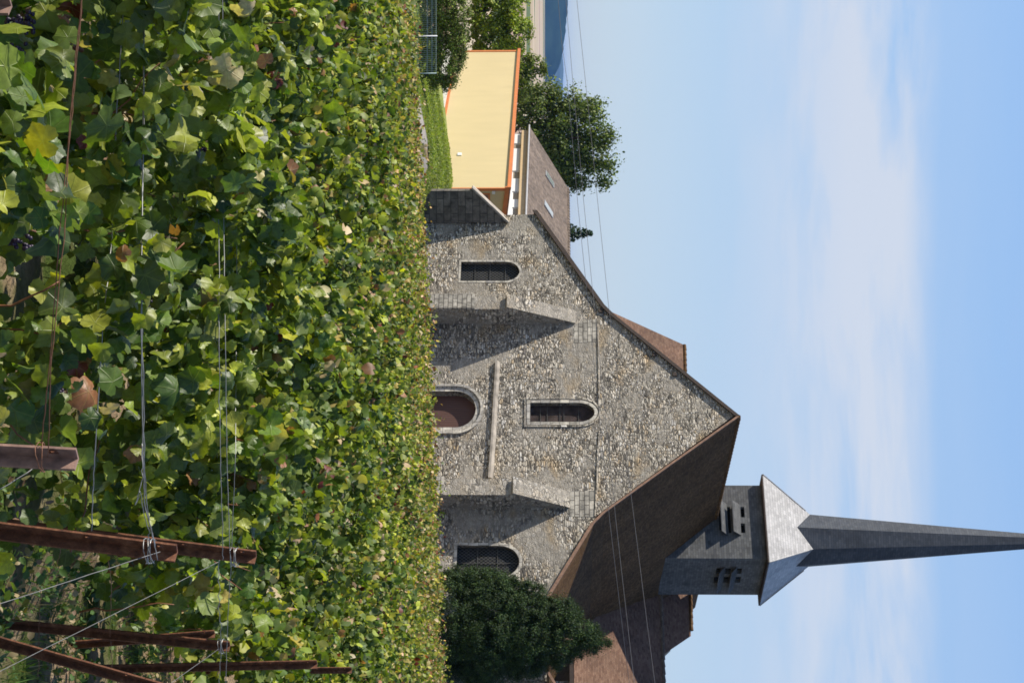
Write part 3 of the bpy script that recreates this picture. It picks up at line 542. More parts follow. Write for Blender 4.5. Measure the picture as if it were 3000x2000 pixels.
n = 42000; rng = np.random.default_rng(77); x = rng.uniform(-22, -4.5, n); y = rng.uniform(79, 101, n); P = np.stack([x, y, gz(x, y) + rng.uniform(.02, .10, n)], 1)
nr = rng.normal(0, 1, (n, 3)); nr[:, 2] = np.abs(nr[:, 2]) * .5; gt = np.array([(.10, .15, .02), (.16, .21, .03), (.22, .26, .04), (.30, .29, .09)])[rng.choice(4, n, p=[.3, .35, .25, .1])] * (1 + .25 * np.sin(x * 1.3 + y)[:, None])
o = leaves('grass', P, nr, rng.uniform(.03, .075, n), gt, TQ, M['vineleaf_far'], None, rng, 0); tag(o, 'short lawn grass below the cream shed', 'grass', kind='stuff')
# ------------------------------------------------------------------ church
CH = Frame(PY(1217, 1640, 79), 32); F = CH.F
church = thing('church', 'old rubble stone church with brown tiled roofs and a slate covered bell tower and spire', 'church', CH.M)
church_base = (CH.I @ Vector((0, 79, 0))).z
def slab(name, outline_, holes, y0, y1, mat, parent):
    cu = bpy.data.curves.new(name, 'CURVE'); cu.dimensions = '2D'; cu.fill_mode = 'BOTH'; cu.extrude = (y1 - y0) / 2
    for pl in [outline_] + holes:
        s_ = cu.splines.new('POLY'); s_.points.add(len(pl) - 1)
        for p, q in zip(s_.points, pl): p.co = (q[0], q[1], 0, 1)
        s_.use_cyclic_u = True
    ob = bpy.data.objects.new('tmp', cu); C.objects.link(ob); dg = bpy.context.evaluated_depsgraph_get(); me = bpy.data.meshes.new_from_object(ob.evaluated_get(dg)); bpy.data.objects.remove(ob)
    me.transform(Matrix(((1, 0, 0, 0), (0, 0, -1, (y0 + y1) / 2), (0, 1, 0, 0), (0, 0, 0, 1)))); me.name = name; me.update()
    bm = bmesh.new(); bm.from_mesh(me); bmesh.ops.remove_doubles(bm, verts=bm.verts, dist=.0005); bmesh.ops.recalc_face_normals(bm, faces=bm.faces); bm.to_mesh(me); bm.free(); me.materials.clear()
    while me.uv_layers: me.uv_layers.remove(me.uv_layers[0])
    me.polygons.foreach_set('use_smooth', [False] * len(me.polygons))
    return fin(name, me, mat, parent)
def xz(u, v, y=0.): p = F(u, v, y); return (p.x, p.z)
def arch(x0, x1, zb, zs, zt, n=14, pointed=0.):
    cx, rx = (x0 + x1) / 2, (x1 - x0) / 2; pts = [(x0, zb), (x1, zb)]
    for k in range(n + 1):
        a = math.pi * k / n; pts.append((cx + rx * math.cos(a), zs + (zt - zs) * (math.sin(a) ** (1 - pointed * .25))))
    return pts
def archpx(u0, u1, vb, vsp, vt, **k):
    uc = (u0 + u1) / 2; return arch(xz(u0, vsp)[0], xz(u1, vsp)[0], xz(uc, vb)[1], xz(uc, vsp)[1], xz(uc, vt)[1], **k)
def grow(pl, d, base=None):
    n = len(pl); out_ = []; A = sum(pl[i][0] * pl[(i + 1) % n][1] - pl[(i + 1) % n][0] * pl[i][1] for i in range(n)); s_ = 1 if A > 0 else -1
    for i in range(n):
        a, b, c = pl[i - 1], pl[i], pl[(i + 1) % n]
        e1 = Vector((b[0] - a[0], b[1] - a[1])).normalized(); e2 = Vector((c[0] - b[0], c[1] - b[1])).normalized()
        n1 = Vector((e1.y, -e1.x)) * s_; n2 = Vector((e2.y, -e2.x)) * s_; m_ = (n1 + n2).normalized(); f = d / max(.4, m_.dot(n1)); out_.append((b[0] + m_.x * f, b[1] + m_.y * f))
    return out_
OUT = [xz(636, 1150), xz(628, 1572), xz(912, 1774), xz(1217, 2150), xz(1511, 1746), xz(1745, 1604), xz(1745, 1130)]
WL = archpx(767, 823, 1350, 1480, 1522); WR = archpx(1598, 1690, 1338, 1455, 1521, pointed=.6); WM = archpx(1180, 1236, 1553, 1695, 1742); DR = archpx(1146, 1252, 1150, 1335, 1394)
slab('facade_wall', OUT, [grow(WL, .0), WR, WM, DR], 0, .7, M['rubble'], church)
zB = church_base - 1.2
def opening(name, pl, sw, mat_s, mat_p, inset, proud=.03, bars=(), vbars=()):
    ring = slab(name, grow(pl, sw), [pl], -proud, .0005 + .35, mat_s, church)
    if name == 'window':
        pass
    p = slab('pane', grow(pl, .02), [], inset, inset + .04, mat_p, ring)
    if bars or vbars:
        mb = MB(); xs_ = [q[0] for q in pl]; x0, x1 = min(xs_), max(xs_); z1 = max(q[1] for q in pl)
        for z in bars: MB().box((x0 + .02, inset - .04, z - .014), (x1 - .02, inset - .015, z + .014)).build('glazing_bar', M['iron'], ring)
        for x_ in vbars: MB().box((x_ - .012, inset - .06, min(q[1] for q in pl)), (x_ + .012, inset - .041, z1 - .03)).build('glazing_bar', M['iron'], ring)
    return ring
def zs(u, *vs_): return [xz(u, v)[1] for v in vs_]
opening('window', WL, .10, M['surround'], M['glass_dark'], .22, .015, zs(795, 1391, 1435, 1480))
opening('window', WR, .14, M['surround'], M['glass_dark'], .22, .015, zs(1645, 1398, 1457), [xz(1644, 1450)[0]])
opening('window', WM, .15, M['surround'], M['glass_amber'], .26, .03, zs(1207, 1583, 1603, 1640, 1652, 1695))
# middle window: second outer moulding
HM = [p for p in WM[1:]]
slab('hood_moulding', grow(WM, .27), [grow(WM, .19)], -.05, -.002, M['rubble_big'], church)
d_ = opening('doorway', DR, .16, M['surround'], M['door'], .42, .02)
for ch_ in d_.children: ch_.name = 'door'
slab('door_moulding', grow(DR, .36), [grow(DR, .23)], -.11, -.002, M['surround'], church)
slab('door_moulding', grow(DR, .23), [grow(DR, .16)], -.045, -.004, M['ashlar'], church)
# ledges
def strip(name, pts_px, h, proud, mat, slope=.08):
    P = [F(u, v) for u, v in pts_px]; mb = MB()
    for a, b in zip(P[:-1], P[1:]):
        q = lambda p: [Vector((p.x, .02, p.z - h / 2)), Vector((p.x, -proud, p.z - h / 2)), Vector((p.x, -proud, p.z + h / 2 - slope)), Vector((p.x, .02, p.z + h / 2))]
        mb.add(q(a) + q(b), [(0, 1, 5, 4), (1, 2, 6, 5), (2, 3, 7, 6), (3, 2, 1, 0), (4, 5, 6, 7), (0, 4, 7, 3)])
    return mb.build(name, mat, church)
strip('string_course', [(1060, 1459), (1190, 1452), (1300, 1445), (1402, 1438)], .24, .15, M['render'], .14)
strip('string_course', [(956, 1752), (1090, 1755), (1192, 1756)], .07, .05, M['rubble_big'], .03)
strip('string_course', [(1262, 1756), (1330, 1752), (1420, 1749), (1512, 1744)], .07, .05, M['rubble_big'], .03)
# quoins
slab('quoins', [xz(962, 1681), xz(1005, 1683), xz(1000, 1748), xz(935, 1750), xz(940, 1700)], [], -.012, .1, M['ashlar'], church)
slab('quoins', [xz(1440, 1668), xz(1512, 1665), xz(1514, 1742), xz(1435, 1748)], [], -.012, .1, M['ashlar'], church)
# buttresses with sloping tops
def buttress(uL, uR, uW, vt, vtop, vshelf, pdepth, nm='buttress'):
    """uL,uR: front edges, uW: right foot at the wall; vt: top of the front face; vtop: top of the slope at the wall"""
    y = -pdepth; xL = F(uL, vt, y).x; xR = F(uR, vt, y).x; zt = F(uR, vt, y).z; zw = F((uW + uR) / 2 + 20, vtop, 0).z; zb = zB
    t_ = MB().prism([(xL, 0.02, zb), (xL, y, zb), (xL, y, zt), (xL, .02, zw)], (xR - xL, 0, 0)).build(nm, M['patched'], church)
    mb = MB(); o_ = .01
    sl_ = Vector((0, -y, zw - zt)).normalized(); nn = Vector((0, -(zw - zt), -y)).normalized()
    a = Vector((xL - o_, y - .10, zt - .10 * (zw - zt) / -y)); b = Vector((xL - o_, .0, zw)); mb.prism([a + nn * .003, b + nn * .003, b + nn * .1, a + nn * .1], (xR - xL + 2 * o_, 0, 0)); mb.build('weathering_slope', M['patched'], t_)
    zl = F(uR, vshelf, y).z
    MB().box((xL - .04, y - .16, zb), (xR + .03, y - .001, zl)).build('plinth', M['ashlar'], t_)
    return t_
buttress(868, 905, 950, 1497, 1684, 1390, 1.30)
buttress(1402, 1449, 1490, 1512, 1666, 1300, 1.30)
# diagonal corner buttress at the left
cx = F(640, 1485).x; q = 1.05
zt_w = F(640, 1487).z; zt_f = F(556, 1388, -q).z
dirv = Vector((-1, -1, 0)).normalized(); Ld = q * 1.414; sd = Vector((1, -1, 0)).normalized(); A0 = Vector((cx + .05, .02, 0))
def dq(s_, z, k): p = A0 + dirv * s_ + sd * k; return Vector((p.x, p.y, z))
cb = MB().prism([dq(-.1, zB, .3), dq(Ld, zB, .3), dq(Ld, zt_f, .3), dq(-.1, zt_w, .3)], -sd * .75).build('buttress', M['ashlar_dark'], church)
nn = (Vector((-dirv.x * (zt_f - zt_w), -dirv.y * (zt_f - zt_w), Ld))).normalized()
a = dq(Ld + .1, zt_f - .1 * (zt_w - zt_f) / Ld, .36); b = dq(-.15, zt_w + .03, .36); MB().prism([a + nn * .004, b + nn * .004, b + nn * .09, a + nn * .09], -sd * .87).build('weathering_slope', M['render'], cb)
# roofs -----------------------------------------------------------
def roofslab(name, a, b, c, d, th, mat, parent=church):    # quad a,b (eave) c,d (ridge) extruded along its normal
    a, b, c, d = map(Vector, (a, b, c, d)); n = (b - a).cross(d - a).normalized()
    if n.z < 0: n = -n
    return MB().hexa([p - n * th for p in (a, b, c, d)], [a, b, c, d]).build(name, mat, parent)
fy = -.12; LEN = 10.4; LR = 22
apx, apz = F(1219, 2166, fy).x, F(1219, 2166, fy).z
kRx, kRz = F(1516, 1757, fy).x, F(1516, 1757, fy).z; eRx, eRz = F(1752, 1606, fy).x, F(1752, 1606, fy).z
kLx, kLz = F(908, 1785, fy).x, F(908, 1785, fy).z; eLx, eLz = F(616, 1572, fy).x, F(616, 1572, fy).z
rdrop = .0
def sub(p, q, n): return [p + (q - p) * k / n for k in range(n + 1)]
def nave_side(name, pts, y0, y1, drop, mat, th=.13, nseg=16, bend=.05):
    # surface lofted along y with a gently sagging ridge
    mb = MB(); rg = np.random.default_rng(2); rows = []
    for k in range(nseg + 1):
        f = k / nseg; y = y0 + (y1 - y0) * f
        rows.append([Vector((x_, y, z_ - drop * f * (i == 0) + rg.normal(0, .012))) for i, (x_, z_) in enumerate(pts)])
    m_ = len(pts); V = [p for r_ in rows for p in r_] + [p - Vector((0, 0, th)) for r_ in rows for p in r_]; n0 = (nseg + 1) * m_; Fs = []
    for k in range(nseg):
        for i in range(m_ - 1):
            a_ = k * m_ + i; Fs += [(a_, a_ + 1, a_ + m_ + 1, a_ + m_), (a_ + n0, a_ + m_ + n0, a_ + m_ + 1 + n0, a_ + 1 + n0)]
    for k in range(nseg): Fs += [(k * m_, (k + 1) * m_, (k + 1) * m_ + n0, k * m_ + n0), (k * m_ + m_ - 1, k * m_ + m_ - 1 + n0, (k + 1) * m_ + m_ - 1 + n0, (k + 1) * m_ + m_ - 1)]
    for i in range(m_ - 1): Fs += [(i, i + n0, i + 1 + n0, i + 1), (nseg * m_ + i, nseg * m_ + i + 1, nseg * m_ + i + 1 + n0, nseg * m_ + i + n0)]
    mb.add(V, Fs); return mb.build(name, mat, church)
curve_pts = [(apx, apz), ((apx * .5 + kRx * .5) - .02, (apz * .5 + kRz * .5) - .05), (kRx - .25, kRz + .22), (kRx + .3, kRz - .28), (eRx, eRz)]
nr_ = nave_side('nave_roof', curve_pts, fy, LR, .55, M['tile_brown'])
nl_ = nave_side('nave_roof', [(apx - .01, apz), (kLx + .25, kLz + .2), (kLx - .3, kLz - .25), (eLx, eLz)], fy, LR, .55, M['tile_red'])
mb = MB()                                                  # ridge tiles
for k in range(34):
    y = fy + k * .33; f = (y - fy) / (LR - fy); z = apz - .55 * f - .02; mb.tube([(apx, y, z), (apx, y + .34, z + .015)], .085, 8, .10)
mb.build('ridge_tiles', M['tile_brown'], nr_)
def verge(pts, mat, th=.07, h=.18, yy=fy - .03):
    mb = MB()
    for (x0, z0), (x1, z1) in zip(pts[:-1], pts[1:]): mb.hexa([(x0, yy, z0 - h), (x1, yy, z1 - h), (x1, yy, z1 + .02), (x0, yy, z0 + .02)], [(x0, yy + th, z0 - h), (x1, yy + th, z1 - h), (x1, yy + th, z1 + .02), (x0, yy + th, z0 + .02)])
    return mb
verge(curve_pts, 0, h=.13).build('verge_board', M['wood_verge'], nr_)
verge([(apx - .03, apz), (kLx + .25, kLz + .2), (kLx - .3, kLz - .25), (eLx, eLz)], 0, h=.2).build('verge_board', M['wood_dark'], nl_)  # darker than the right board: shade of the rake's underside put into the colour
mb = MB()
for u_, v_ in ((636, 1588), (912, 1768), (1098, 1985), (1040, 1925)): p = F(u_, v_ - 8, 0); MB().box((p.x - .09, fy + .03, p.z - .09), (p.x + .09, .1, p.z + .09)).build('purlin_end', M['wood_dark'], nl_)
# body walls behind the facade
zeR = eRz - .5; xR = eRx - .35; xL = eLx + .4
MB().box((xR - .7, .7, zB), (xR, 30, zeR + .25)).build('side_wall', M['rubble'], church)
MB().box((xL, .7, zB), (xL + .7, 30, eLz - .1)).build('side_wall', M['rubble'], church)
MB().prism([(xL + .7, 28, zB), (xR - .7, 28, zB), (xR - .7, 28, zeR), (kRx, 28, kRz - .4), (apx, 28, apz - 1.6), (kLx, 28, kLz - .4), (xL + .7, 28, eLz - .3)], (0, .6, 0)).build('east_wall', M['rubble'], church)
# choir roof crossing behind the nave : ridge seen on both sides
yT = 17.2
def at_ridge(u, v, y): p = F(u, v, y); return p
rl = F(1010, 2004, yT); rr_ = F(1862, 2024, yT); zr = (rl.z + rr_.z) / 2
vl = F(905, 1770, 9.0)
fl_y = min((abs(F(906, 1775, k * .1).x - rl.x), k * .1) for k in range(100, 170))[1]; a1 = F(906, 1775, fl_y); zc = a1.z
R0 = Vector((rl.x, yT, rl.z)); R1 = Vector((rr_.x, yT, rr_.z)); E0 = Vector((a1.x, fl_y, a1.z)); 
hr = F(1925, 1925, 11.0); 
_n = (R1 - R0).cross(E0 - R0).normalized(); _a = CH.I @ CAM; _d = CH.I.to_3x3() @ ray(1920, 1938); _p = _a + _d * ((R0 - _a).dot(_n) / _d.dot(_n)); E1 = R1 + (_p - R1) * ((zc - R1.z) / (_p.z - R1.z))
tr = roofslab('transept_roof', E0, E1, R1, R0, .12, M['tile_red'])
mb = MB()
for k in range(int((R1.x - R0.x) / .36)): x_ = R0.x + k * .36; mb.tube([(x_, yT, R0.z + .02 + (R1.z - R0.z) * k * .36 / (R1.x - R0.x)), (x_ + .37, yT, R0.z + .035 + (R1.z - R0.z) * (k + 1) * .36 / (R1.x - R0.x))], .1, 8, .12)
mb.build('ridge_tiles', M['tile_brown'], tr)
mb = MB(); mb.add([E1 + Vector((0, 0, 0)), (E1.x - 3.2, yT + .3, zc), R1 - Vector((0, 0, .01)), (E1.x, E1.y, zc - .1)], [(0, 1, 2)]); mb.build('hip_face', M['tile_brown'], tr)
mb = MB(); mb.add([E0 - Vector((0, 0, .05)), (E0.x, 2 * yT - fl_y, zc), R0 + Vector((0, 0, -.05)), R1 + Vector((0, 0, -.05)), (R1.x - 3, 2 * yT - fl_y, zc)], [(1, 4, 3, 2)]); mb.build('rear_slope', M['tile_brown'], tr)
MB().prism([(E0.x + .3, fl_y + .4, zB), (E0.x + .3, 2 * yT - fl_y - .4, zB), (E0.x + .3, 2 * yT - fl_y - .4, zc - .1), (E0.x + .3, yT, R0.z - .35), (E0.x + .3, fl_y + .4, zc - .1)], (.5, 0, 0)).build('gable_wall', M['rubble'], church)
# right chapel: sunlit slope facing the camera, its ridge lower
yr2 = 14.9; c0 = F(1700, 1945, yr2); c1 = F(2140, 1938, yr2); zr2 = F(1850, 1939, yr2).z; ye2 = 10.2
e_z = F(1960, 1682, ye2).z; XL, XR = F(1640, 1939, yr2).x, F(2140, 1938, yr2).x
cr_ = roofslab('chapel_roof', (XL, ye2, e_z), (XR, ye2, e_z), (XR, yr2, zr2), (XL, yr2, zr2), .14, M['tile_red'])
mb = MB(); rg = np.random.default_rng(8)
for k in range(int((XR - XL) / .4)): x_ = XL + k * .4; mb.tube([(x_, yr2, zr2 + rg.normal(0, .012)), (x_ + .41, yr2, zr2 + .02)], .09, 8, .115)
mb.build('ridge_tiles', M['tile_house'], cr_)
roofslab('rear_slope', (XL, 2 * yr2 - ye2, e_z), (XR, 2 * yr2 - ye2, e_z), (XR, yr2, zr2 - .02), (XL, yr2, zr2 - .02), .14, M['tile_brown'], cr_)
MB().box((XL + 1, ye2 - .03, e_z - .22), (XR, ye2 + .05, e_z - .03)).build('gutter', M['wood_dark'], cr_)
MB().box((xR + .002, ye2 + .5, zB), (XR - .4, ye2 + .95, e_z + .25)).build('chapel_wall', M['rubble'], church)
# porch lean-to in front of the chapel wall, with diagonal brace
pA = F(1925, 1658, ye2 - .2); pB = F(1984, 1622, ye2 - 1.6)
pr = roofslab('porch_roof', (pA.x - 2.5, ye2 - 1.9, pA.z - 1.05), (pA.x + .5, ye2 - 1.9, pA.z - 1.05), (pA.x + .15, ye2 + .45, pA.z + .1), (pA.x - 2.5, ye2 + .45, pA.z + .1), .1, M['tile_red'])
b0 = F(1962, 1606, ye2 - 1.7); b1 = F(2020, 1640, ye2 - 1.7)
MB().hexa([b0 + Vector((0, 0, -.12)), b1 + Vector((0, 0, -.12)), b1 + Vector((0, 0, .02)), b0 + Vector((0, 0, .02))], [b0 + Vector((0, .12, -.12)), b1 + Vector((0, .12, -.12)), b1 + Vector((0, .12, .02)), b0 + Vector((0, .12, .02))]).build('verge_board', M['wood_verge'], pr)
MB().box((F(1958, 1500, ye2 - 1.9).x, ye2 - 1.5, zB), (XR - 2, ye2 - 1.1, F(1980, 1600, ye2 - 1.5).z)).build('porch_wall', M['ashlar_dark'], church)

# tower ----------------------------------------------------------
TW = Frame(PY(1633, 1640, 86.6), 34); TI = CH.I @ TW.M
tower = thing('bell_tower', 'square slate hung belfry', 'tower'); tower.parent = church; tower.matrix_local = TI
for k_ in ('label', 'category'):
    del tower[k_]
T = TW.F; TX = TW.X
wL = T(1421, 2100).x; wR = TX(1741, 2100).y; zt = T(1633, 2257).z; zlow = T(1633, 1850).z - 3
W = (-wL + wR) / 2
H = {}
def tslab(x0, x1, z0, z1): return [(x0, z0), (x1, z0), (x1, z1), (x0, z1)]
def pxr(u0, u1, v0, v1, fn=T, ax=0):
    a = fn(u0, v0); b = fn(u1, v1); c = fn((u0 + u1) / 2, v0).z, fn((u0 + u1) / 2, v1).z; return (a[ax], b[ax], c[0], c[1])
# front (left seen) face holes
def rect(u0, u1, v0, v1): a, b, c, d = pxr(u0, u1, v0, v1); return tslab(a, b, c, d)
holes = [rect(1484, 1514, 2170, 2181), rect(1532, 1560, 2170, 2183), rect(1484, 1560, 2132, 2141), rect(1478, 1552, 2106, 2118)]
slab('belfry_wall', tslab(wL, 0, zlow, zt), holes, 0, .25, M['slate_wall'], tower)
# right face
def rslab(name, y0, y1, z0, z1, hs_, x0, x1, mat):
    o = slab(name, tslab(y0, y1, z0, z1), hs_, x0, x1, mat, tower); o.data.transform(Matrix(((0, 1, 0, 0), (1, 0, 0, 0), (0, 0, 1, 0), (0, 0, 0, 1)))); o.data.flip_normals(); return o
def rrect(u0, u1, v0, v1): a, b, c, d = pxr(u0, u1, v0, v1, TX, 1); return tslab(a, b, c, d)
rh = [rrect(1664, 1680, 2159, 2173), rrect(1689, 1706, 2151, 2169), rrect(1664, 1680, 2124, 2141), rrect(1689, 1706, 2118, 2136), rrect(1664, 1680, 2098, 2110), rrect(1689, 1706, 2091, 2106)]
rslab('belfry_wall', .25, wR, zlow, zt, rh, -.25, 0, M['slate_wall'])
MB().box((wL, .25, zlow), (wL + .25, wR, zt)).build('belfry_wall', M['slate_wall'], tower)
MB().box((wL + .25, wR - .25, zlow), (-.25, wR, zt)).build('belfry_wall', M['slate_wall'], tower)
MB().box((wL + .5, .5, zlow), (-.5, wR - .5, zt - .2)).build('belfry_shade_box', M['dark'], tower)  # near-black box: the shade inside the belfry put in as colour
# sound hoods
def hood(x0, x1, zt_, zb_, out_, th=.05):
    mb = MB().hexa([(x0, -.003, zt_), (x1, -.003, zt_), (x1, -out_, zb_), (x0, -out_, zb_)], [(x0, -.003, zt_ + th), (x1, -.003, zt_ + th), (x1, -out_, zb_ + th), (x0, -out_, zb_ + th)])
    mb.add([(x1, -.003, zt_), (x1, -out_, zb_), (x1, -.003, zb_ - .05), (x1 - .03, -.003, zt_), (x1 - .03, -out_, zb_), (x1 - .03, -.003, zb_ - .05)], [(0, 1, 2), (3, 5, 4), (0, 3, 4, 1), (1, 4, 5, 2), (2, 5, 3, 0)]) if 0 else None
    return mb.build('louvre_hood', M['slate_wall'], tower)
x0_, x1_ = T(1476, 2150).x, T(1567, 2165).x
hood(x0_, x1_, T(1520, 2166).z, T(1520, 2166).z - .38, .42); hood(x0_, x1_ + .02, T(1520, 2128).z, T(1520, 2128).z - .32, .48)
def rhood(y0, y1, zt_, zb_, out_, th=.04):
    MB().hexa([(.003, y0, zt_), (.003, y1, zt_), (out_, y1, zb_), (out_, y0, zb_)], [(.003, y0, zt_ + th), (.003, y1, zt_ + th), (out_, y1, zb_ + th), (out_, y0, zb_ + th)]).build('louvre_hood', M['slate_wall'], tower)
y0_, y1_ = TX(1660, 2150).y, TX(1722, 2150).y
rhood(y0_, y1_, TX(1690, 2153).z, TX(1690, 2153).z - .3, .35); rhood(y0_, y1_, TX(1690, 2118).z, TX(1690, 2118).z - .3, .35)
# flared skirt roof and octagonal spire
ov = .42; cxm, cym = wL / 2, wR / 2; hwx, hwy = -wL / 2 + ov, wR / 2 + ov; ze = zt - .12
ztip = T(1633, 3300).z * 1.02
zq = T(1590, 2460).z   # where the skirt planes would close (hidden inside the spire)
sk = MB(); b4 = [Vector((cxm - hwx, cym - hwy, ze)), Vector((cxm + hwx, cym - hwy, ze)), Vector((cxm + hwx, cym + hwy, ze)), Vector((cxm - hwx, cym + hwy, ze))]
top4 = [Vector((cxm - hwx * .12, cym - hwy * .12, 0)), Vector((cxm + hwx * .12, cym - hwy * .12, 0)), Vector((cxm + hwx * .12, cym + hwy * .12, 0)), Vector((cxm - hwx * .12, cym + hwy * .12, 0))]
zhip = T(1600, 2392).z; # hips meet spire here
rs0 = 1.42                      # spire radius at the hip junction height
ztop = ze + (zhip - ze) * (hwx * 1.414 - 1.414 * hwx * .12) / (hwx * 1.414 - rs0)
for p in top4: p.z = ztop
SKIRT = MB().add(b4 + top4, [(0, 1, 5, 4), (1, 2, 6, 5), (2, 3, 7, 6), (3, 0, 4, 7)]).build('skirt_roof', M['slate'], tower)
MB().hexa([p - Vector((0, 0, .07)) for p in b4], [p - Vector((0, 0, .005)) for p in b4]).build('soffit', M['wood_dark'], SKIRT)
rb = rs0 * (ztip - (ze + .4)) / (ztip - zhip); V = []; 
for k in range(8): a = math.pi / 4 * k; V.append(Vector((cxm + rb * math.cos(a), cym + rb * math.sin(a), ze + .4)))
V.append(Vector((cxm, cym, ztip))); MB().add(V, [(k, (k + 1) % 8, 8) for k in range(8)] + [tuple(range(8))[::-1]]).build('spire', M['slate_dark'], tower)
# zinc hips
for k in (0, 1, 2): MB().tube([b4[k].lerp(top4[k], 0.0), b4[k].lerp(top4[k], .62)], .035, 6).build('hip_flashing', M['slate'], SKIRT)

# ------------------------------------------------------------------ warehouse
WH = Frame(PY(553, 1640, 95), 63.4); q = WH.F; tl = q(150, 1521); zt = q(553, 1492).z; Lx = q(150, 1521).x; zb = CZ - 9.2 - CZ
wh = thing('warehouse', 'low cream metal clad shed with orange trim beside the church', 'warehouse', WH.M); dp = 9.0; zr_ = zt - dp * math.tan(R(7.5))
MB().prism([(Lx, .0, zb), (Lx, dp, zb), (Lx, dp, zr_), (Lx, 0, zt)], (-Lx, 0, 0)).build('wall', M['clad'], wh)
MB().hexa([(Lx - .15, -.15, zt + .02), (.15, -.15, zt + .02), (.15, dp + .1, zr_), (Lx - .15, dp + .1, zr_)], [(Lx - .15, -.15, zt + .08), (.15, -.15, zt + .08), (.15, dp + .1, zr_ + .06), (Lx - .15, dp + .1, zr_ + .06)]).build('roof', M['clad_roof'], wh)
MB().box((Lx - .1, -.16, zt - .10), (.14, -.004, zt + .1)).build('fascia', M['orange'], wh)
MB().hexa([(.003, -.15, zt - .22), (.15, -.15, zt - .22), (.15, dp, zr_ - .22), (.003, dp, zr_ - .22)], [(.003, -.15, zt + .1), (.15, -.15, zt + .1), (.15, dp, zr_ + .1), (.003, dp, zr_ + .1)]).build('fascia', M['orange'], wh)
MB().box((-.08, -.05, zb), (.05, .1, zt - .2)).build('corner_trim', M['orange'], wh); MB().box((Lx - .05, -.05, zb), (Lx + .2, .1, zt - .2)).build('corner_trim', M['orange'], wh)
bz = q(330, 1309).z; bz0 = q(268, 1316).z
MB().box((Lx + .2, -.045, zb), (q(372, 1300).x, -.004, bz)).build('base_trim', M['orange'], wh)
MB().box((Lx + .2, -.6, zb), (q(372, 1300).x, -.3, bz - .12)).build('plinth_wall', M['concrete'], wh)
a = q(450, 1341); b_ = q(457, 1352); MB().box((a.x, -.06, a.z), (b_.x, -.004, b_.z)).build('wall_sign', M['pale'], wh)  # small white sign on the long wall
a = WH.X(566, 1405); b_ = WH.X(586, 1436); MB().box((.004, a.y, a.z - 1.5), (.04, b_.y, b_.z)).build('door', M['orange'], wh)
MB().box((.042, a.y + .08, a.z - 1.4), (.05, b_.y - .08, b_.z - .1)).build('door_panel', M['wood_verge'], wh)
a = WH.X(562, 1444); MB().box((.004, a.y - .06, a.z - .05), (.12, a.y + .1, a.z + .12)).build('wall_lamp', M['pale'], wh)

# ------------------------------------------------------------------ white house
HS = Frame(PY(388, 1640, 130), 58.8); q = HS.F; ze = q(388, 1553).z; x1 = q(760, 1540).x; hs_o = thing('house', 'white rendered house with a mottled brown tiled roof behind the cream shed', 'house', HS.M)
zbh = -12; wins = []
pv = HS.hit(551, 1664, 1, 0)
# ridge: find depth where the verge reaches (551,1664) with a 38 degree slope
best = None
for k in range(10, 140):
    y = k * .1; p = q(551, 1664, y); s_ = (p.z - ze) / y
    if best is None or abs(p.x - .0) < best[0]: best = (abs(p.x), y, p.z)
yr, zrg = best[1], best[2]
holes = []
for u0, u1 in ((420, 435), (500, 523), (560, 584), (607, 631)):
    a = q(u0, 1512); b_ = q(u1, 1529); holes.append(tslab(a.x, b_.x, q((u0 + u1) / 2, 1500).z, q((u0 + u1) / 2, 1530).z))
sw = slab('wall', tslab(.3, x1, zbh, q(388, 1553).z - .1), holes, 0, .3, M['white'], hs_o)
for h_ in holes:
    wn = slab('window', grow(h_, -.001), [grow(h_, -.06)], .08, .14, M['white'], hs_o); slab('pane', grow(h_, -.06), [], .1, .13, M['shutter'], wn)
MB().box((.3, .302, zbh), (x1, yr * 2, ze - .15)).build('wall', M['white'], hs_o)
MB().prism([(.3, .302, ze - .15), (.3, yr * 2, ze - .15), (.3, yr, zrg - .25)], (.25, 0, 0)).build('gable', M['white'], hs_o)
rf = roofslab('roof', (0, -.5, ze - .02), (x1, -.5, ze - .02), (x1, yr, zrg), (0, yr, zrg), .15, M['tile_house'], hs_o)
roofslab('rear_slope', (0, 2 * yr, ze), (x1, 2 * yr, ze), (x1, yr, zrg - .02), (0, yr, zrg - .02), .15, M['tile_house'], rf)
MB().box((.25, -.3, ze - .62), (x1, -.004, ze - .14)).build('fascia', M['tan'], hs_o); MB().tube([(-.05, -.58, ze - .06), (x1, -.58, ze - .06)], .07, 8).build('gutter', M['gutter'], hs_o)
mb = MB()
for k in range(int(x1 / .45)): mb.tube([(k * .45, yr, zrg), (k * .45 + .46, yr, zrg + .02)], .1, 8, .125)
mb.build('ridge_tiles', M['tile_house'], rf)
sn = Vector((0, -(zrg - ze), yr + .5)).normalized()
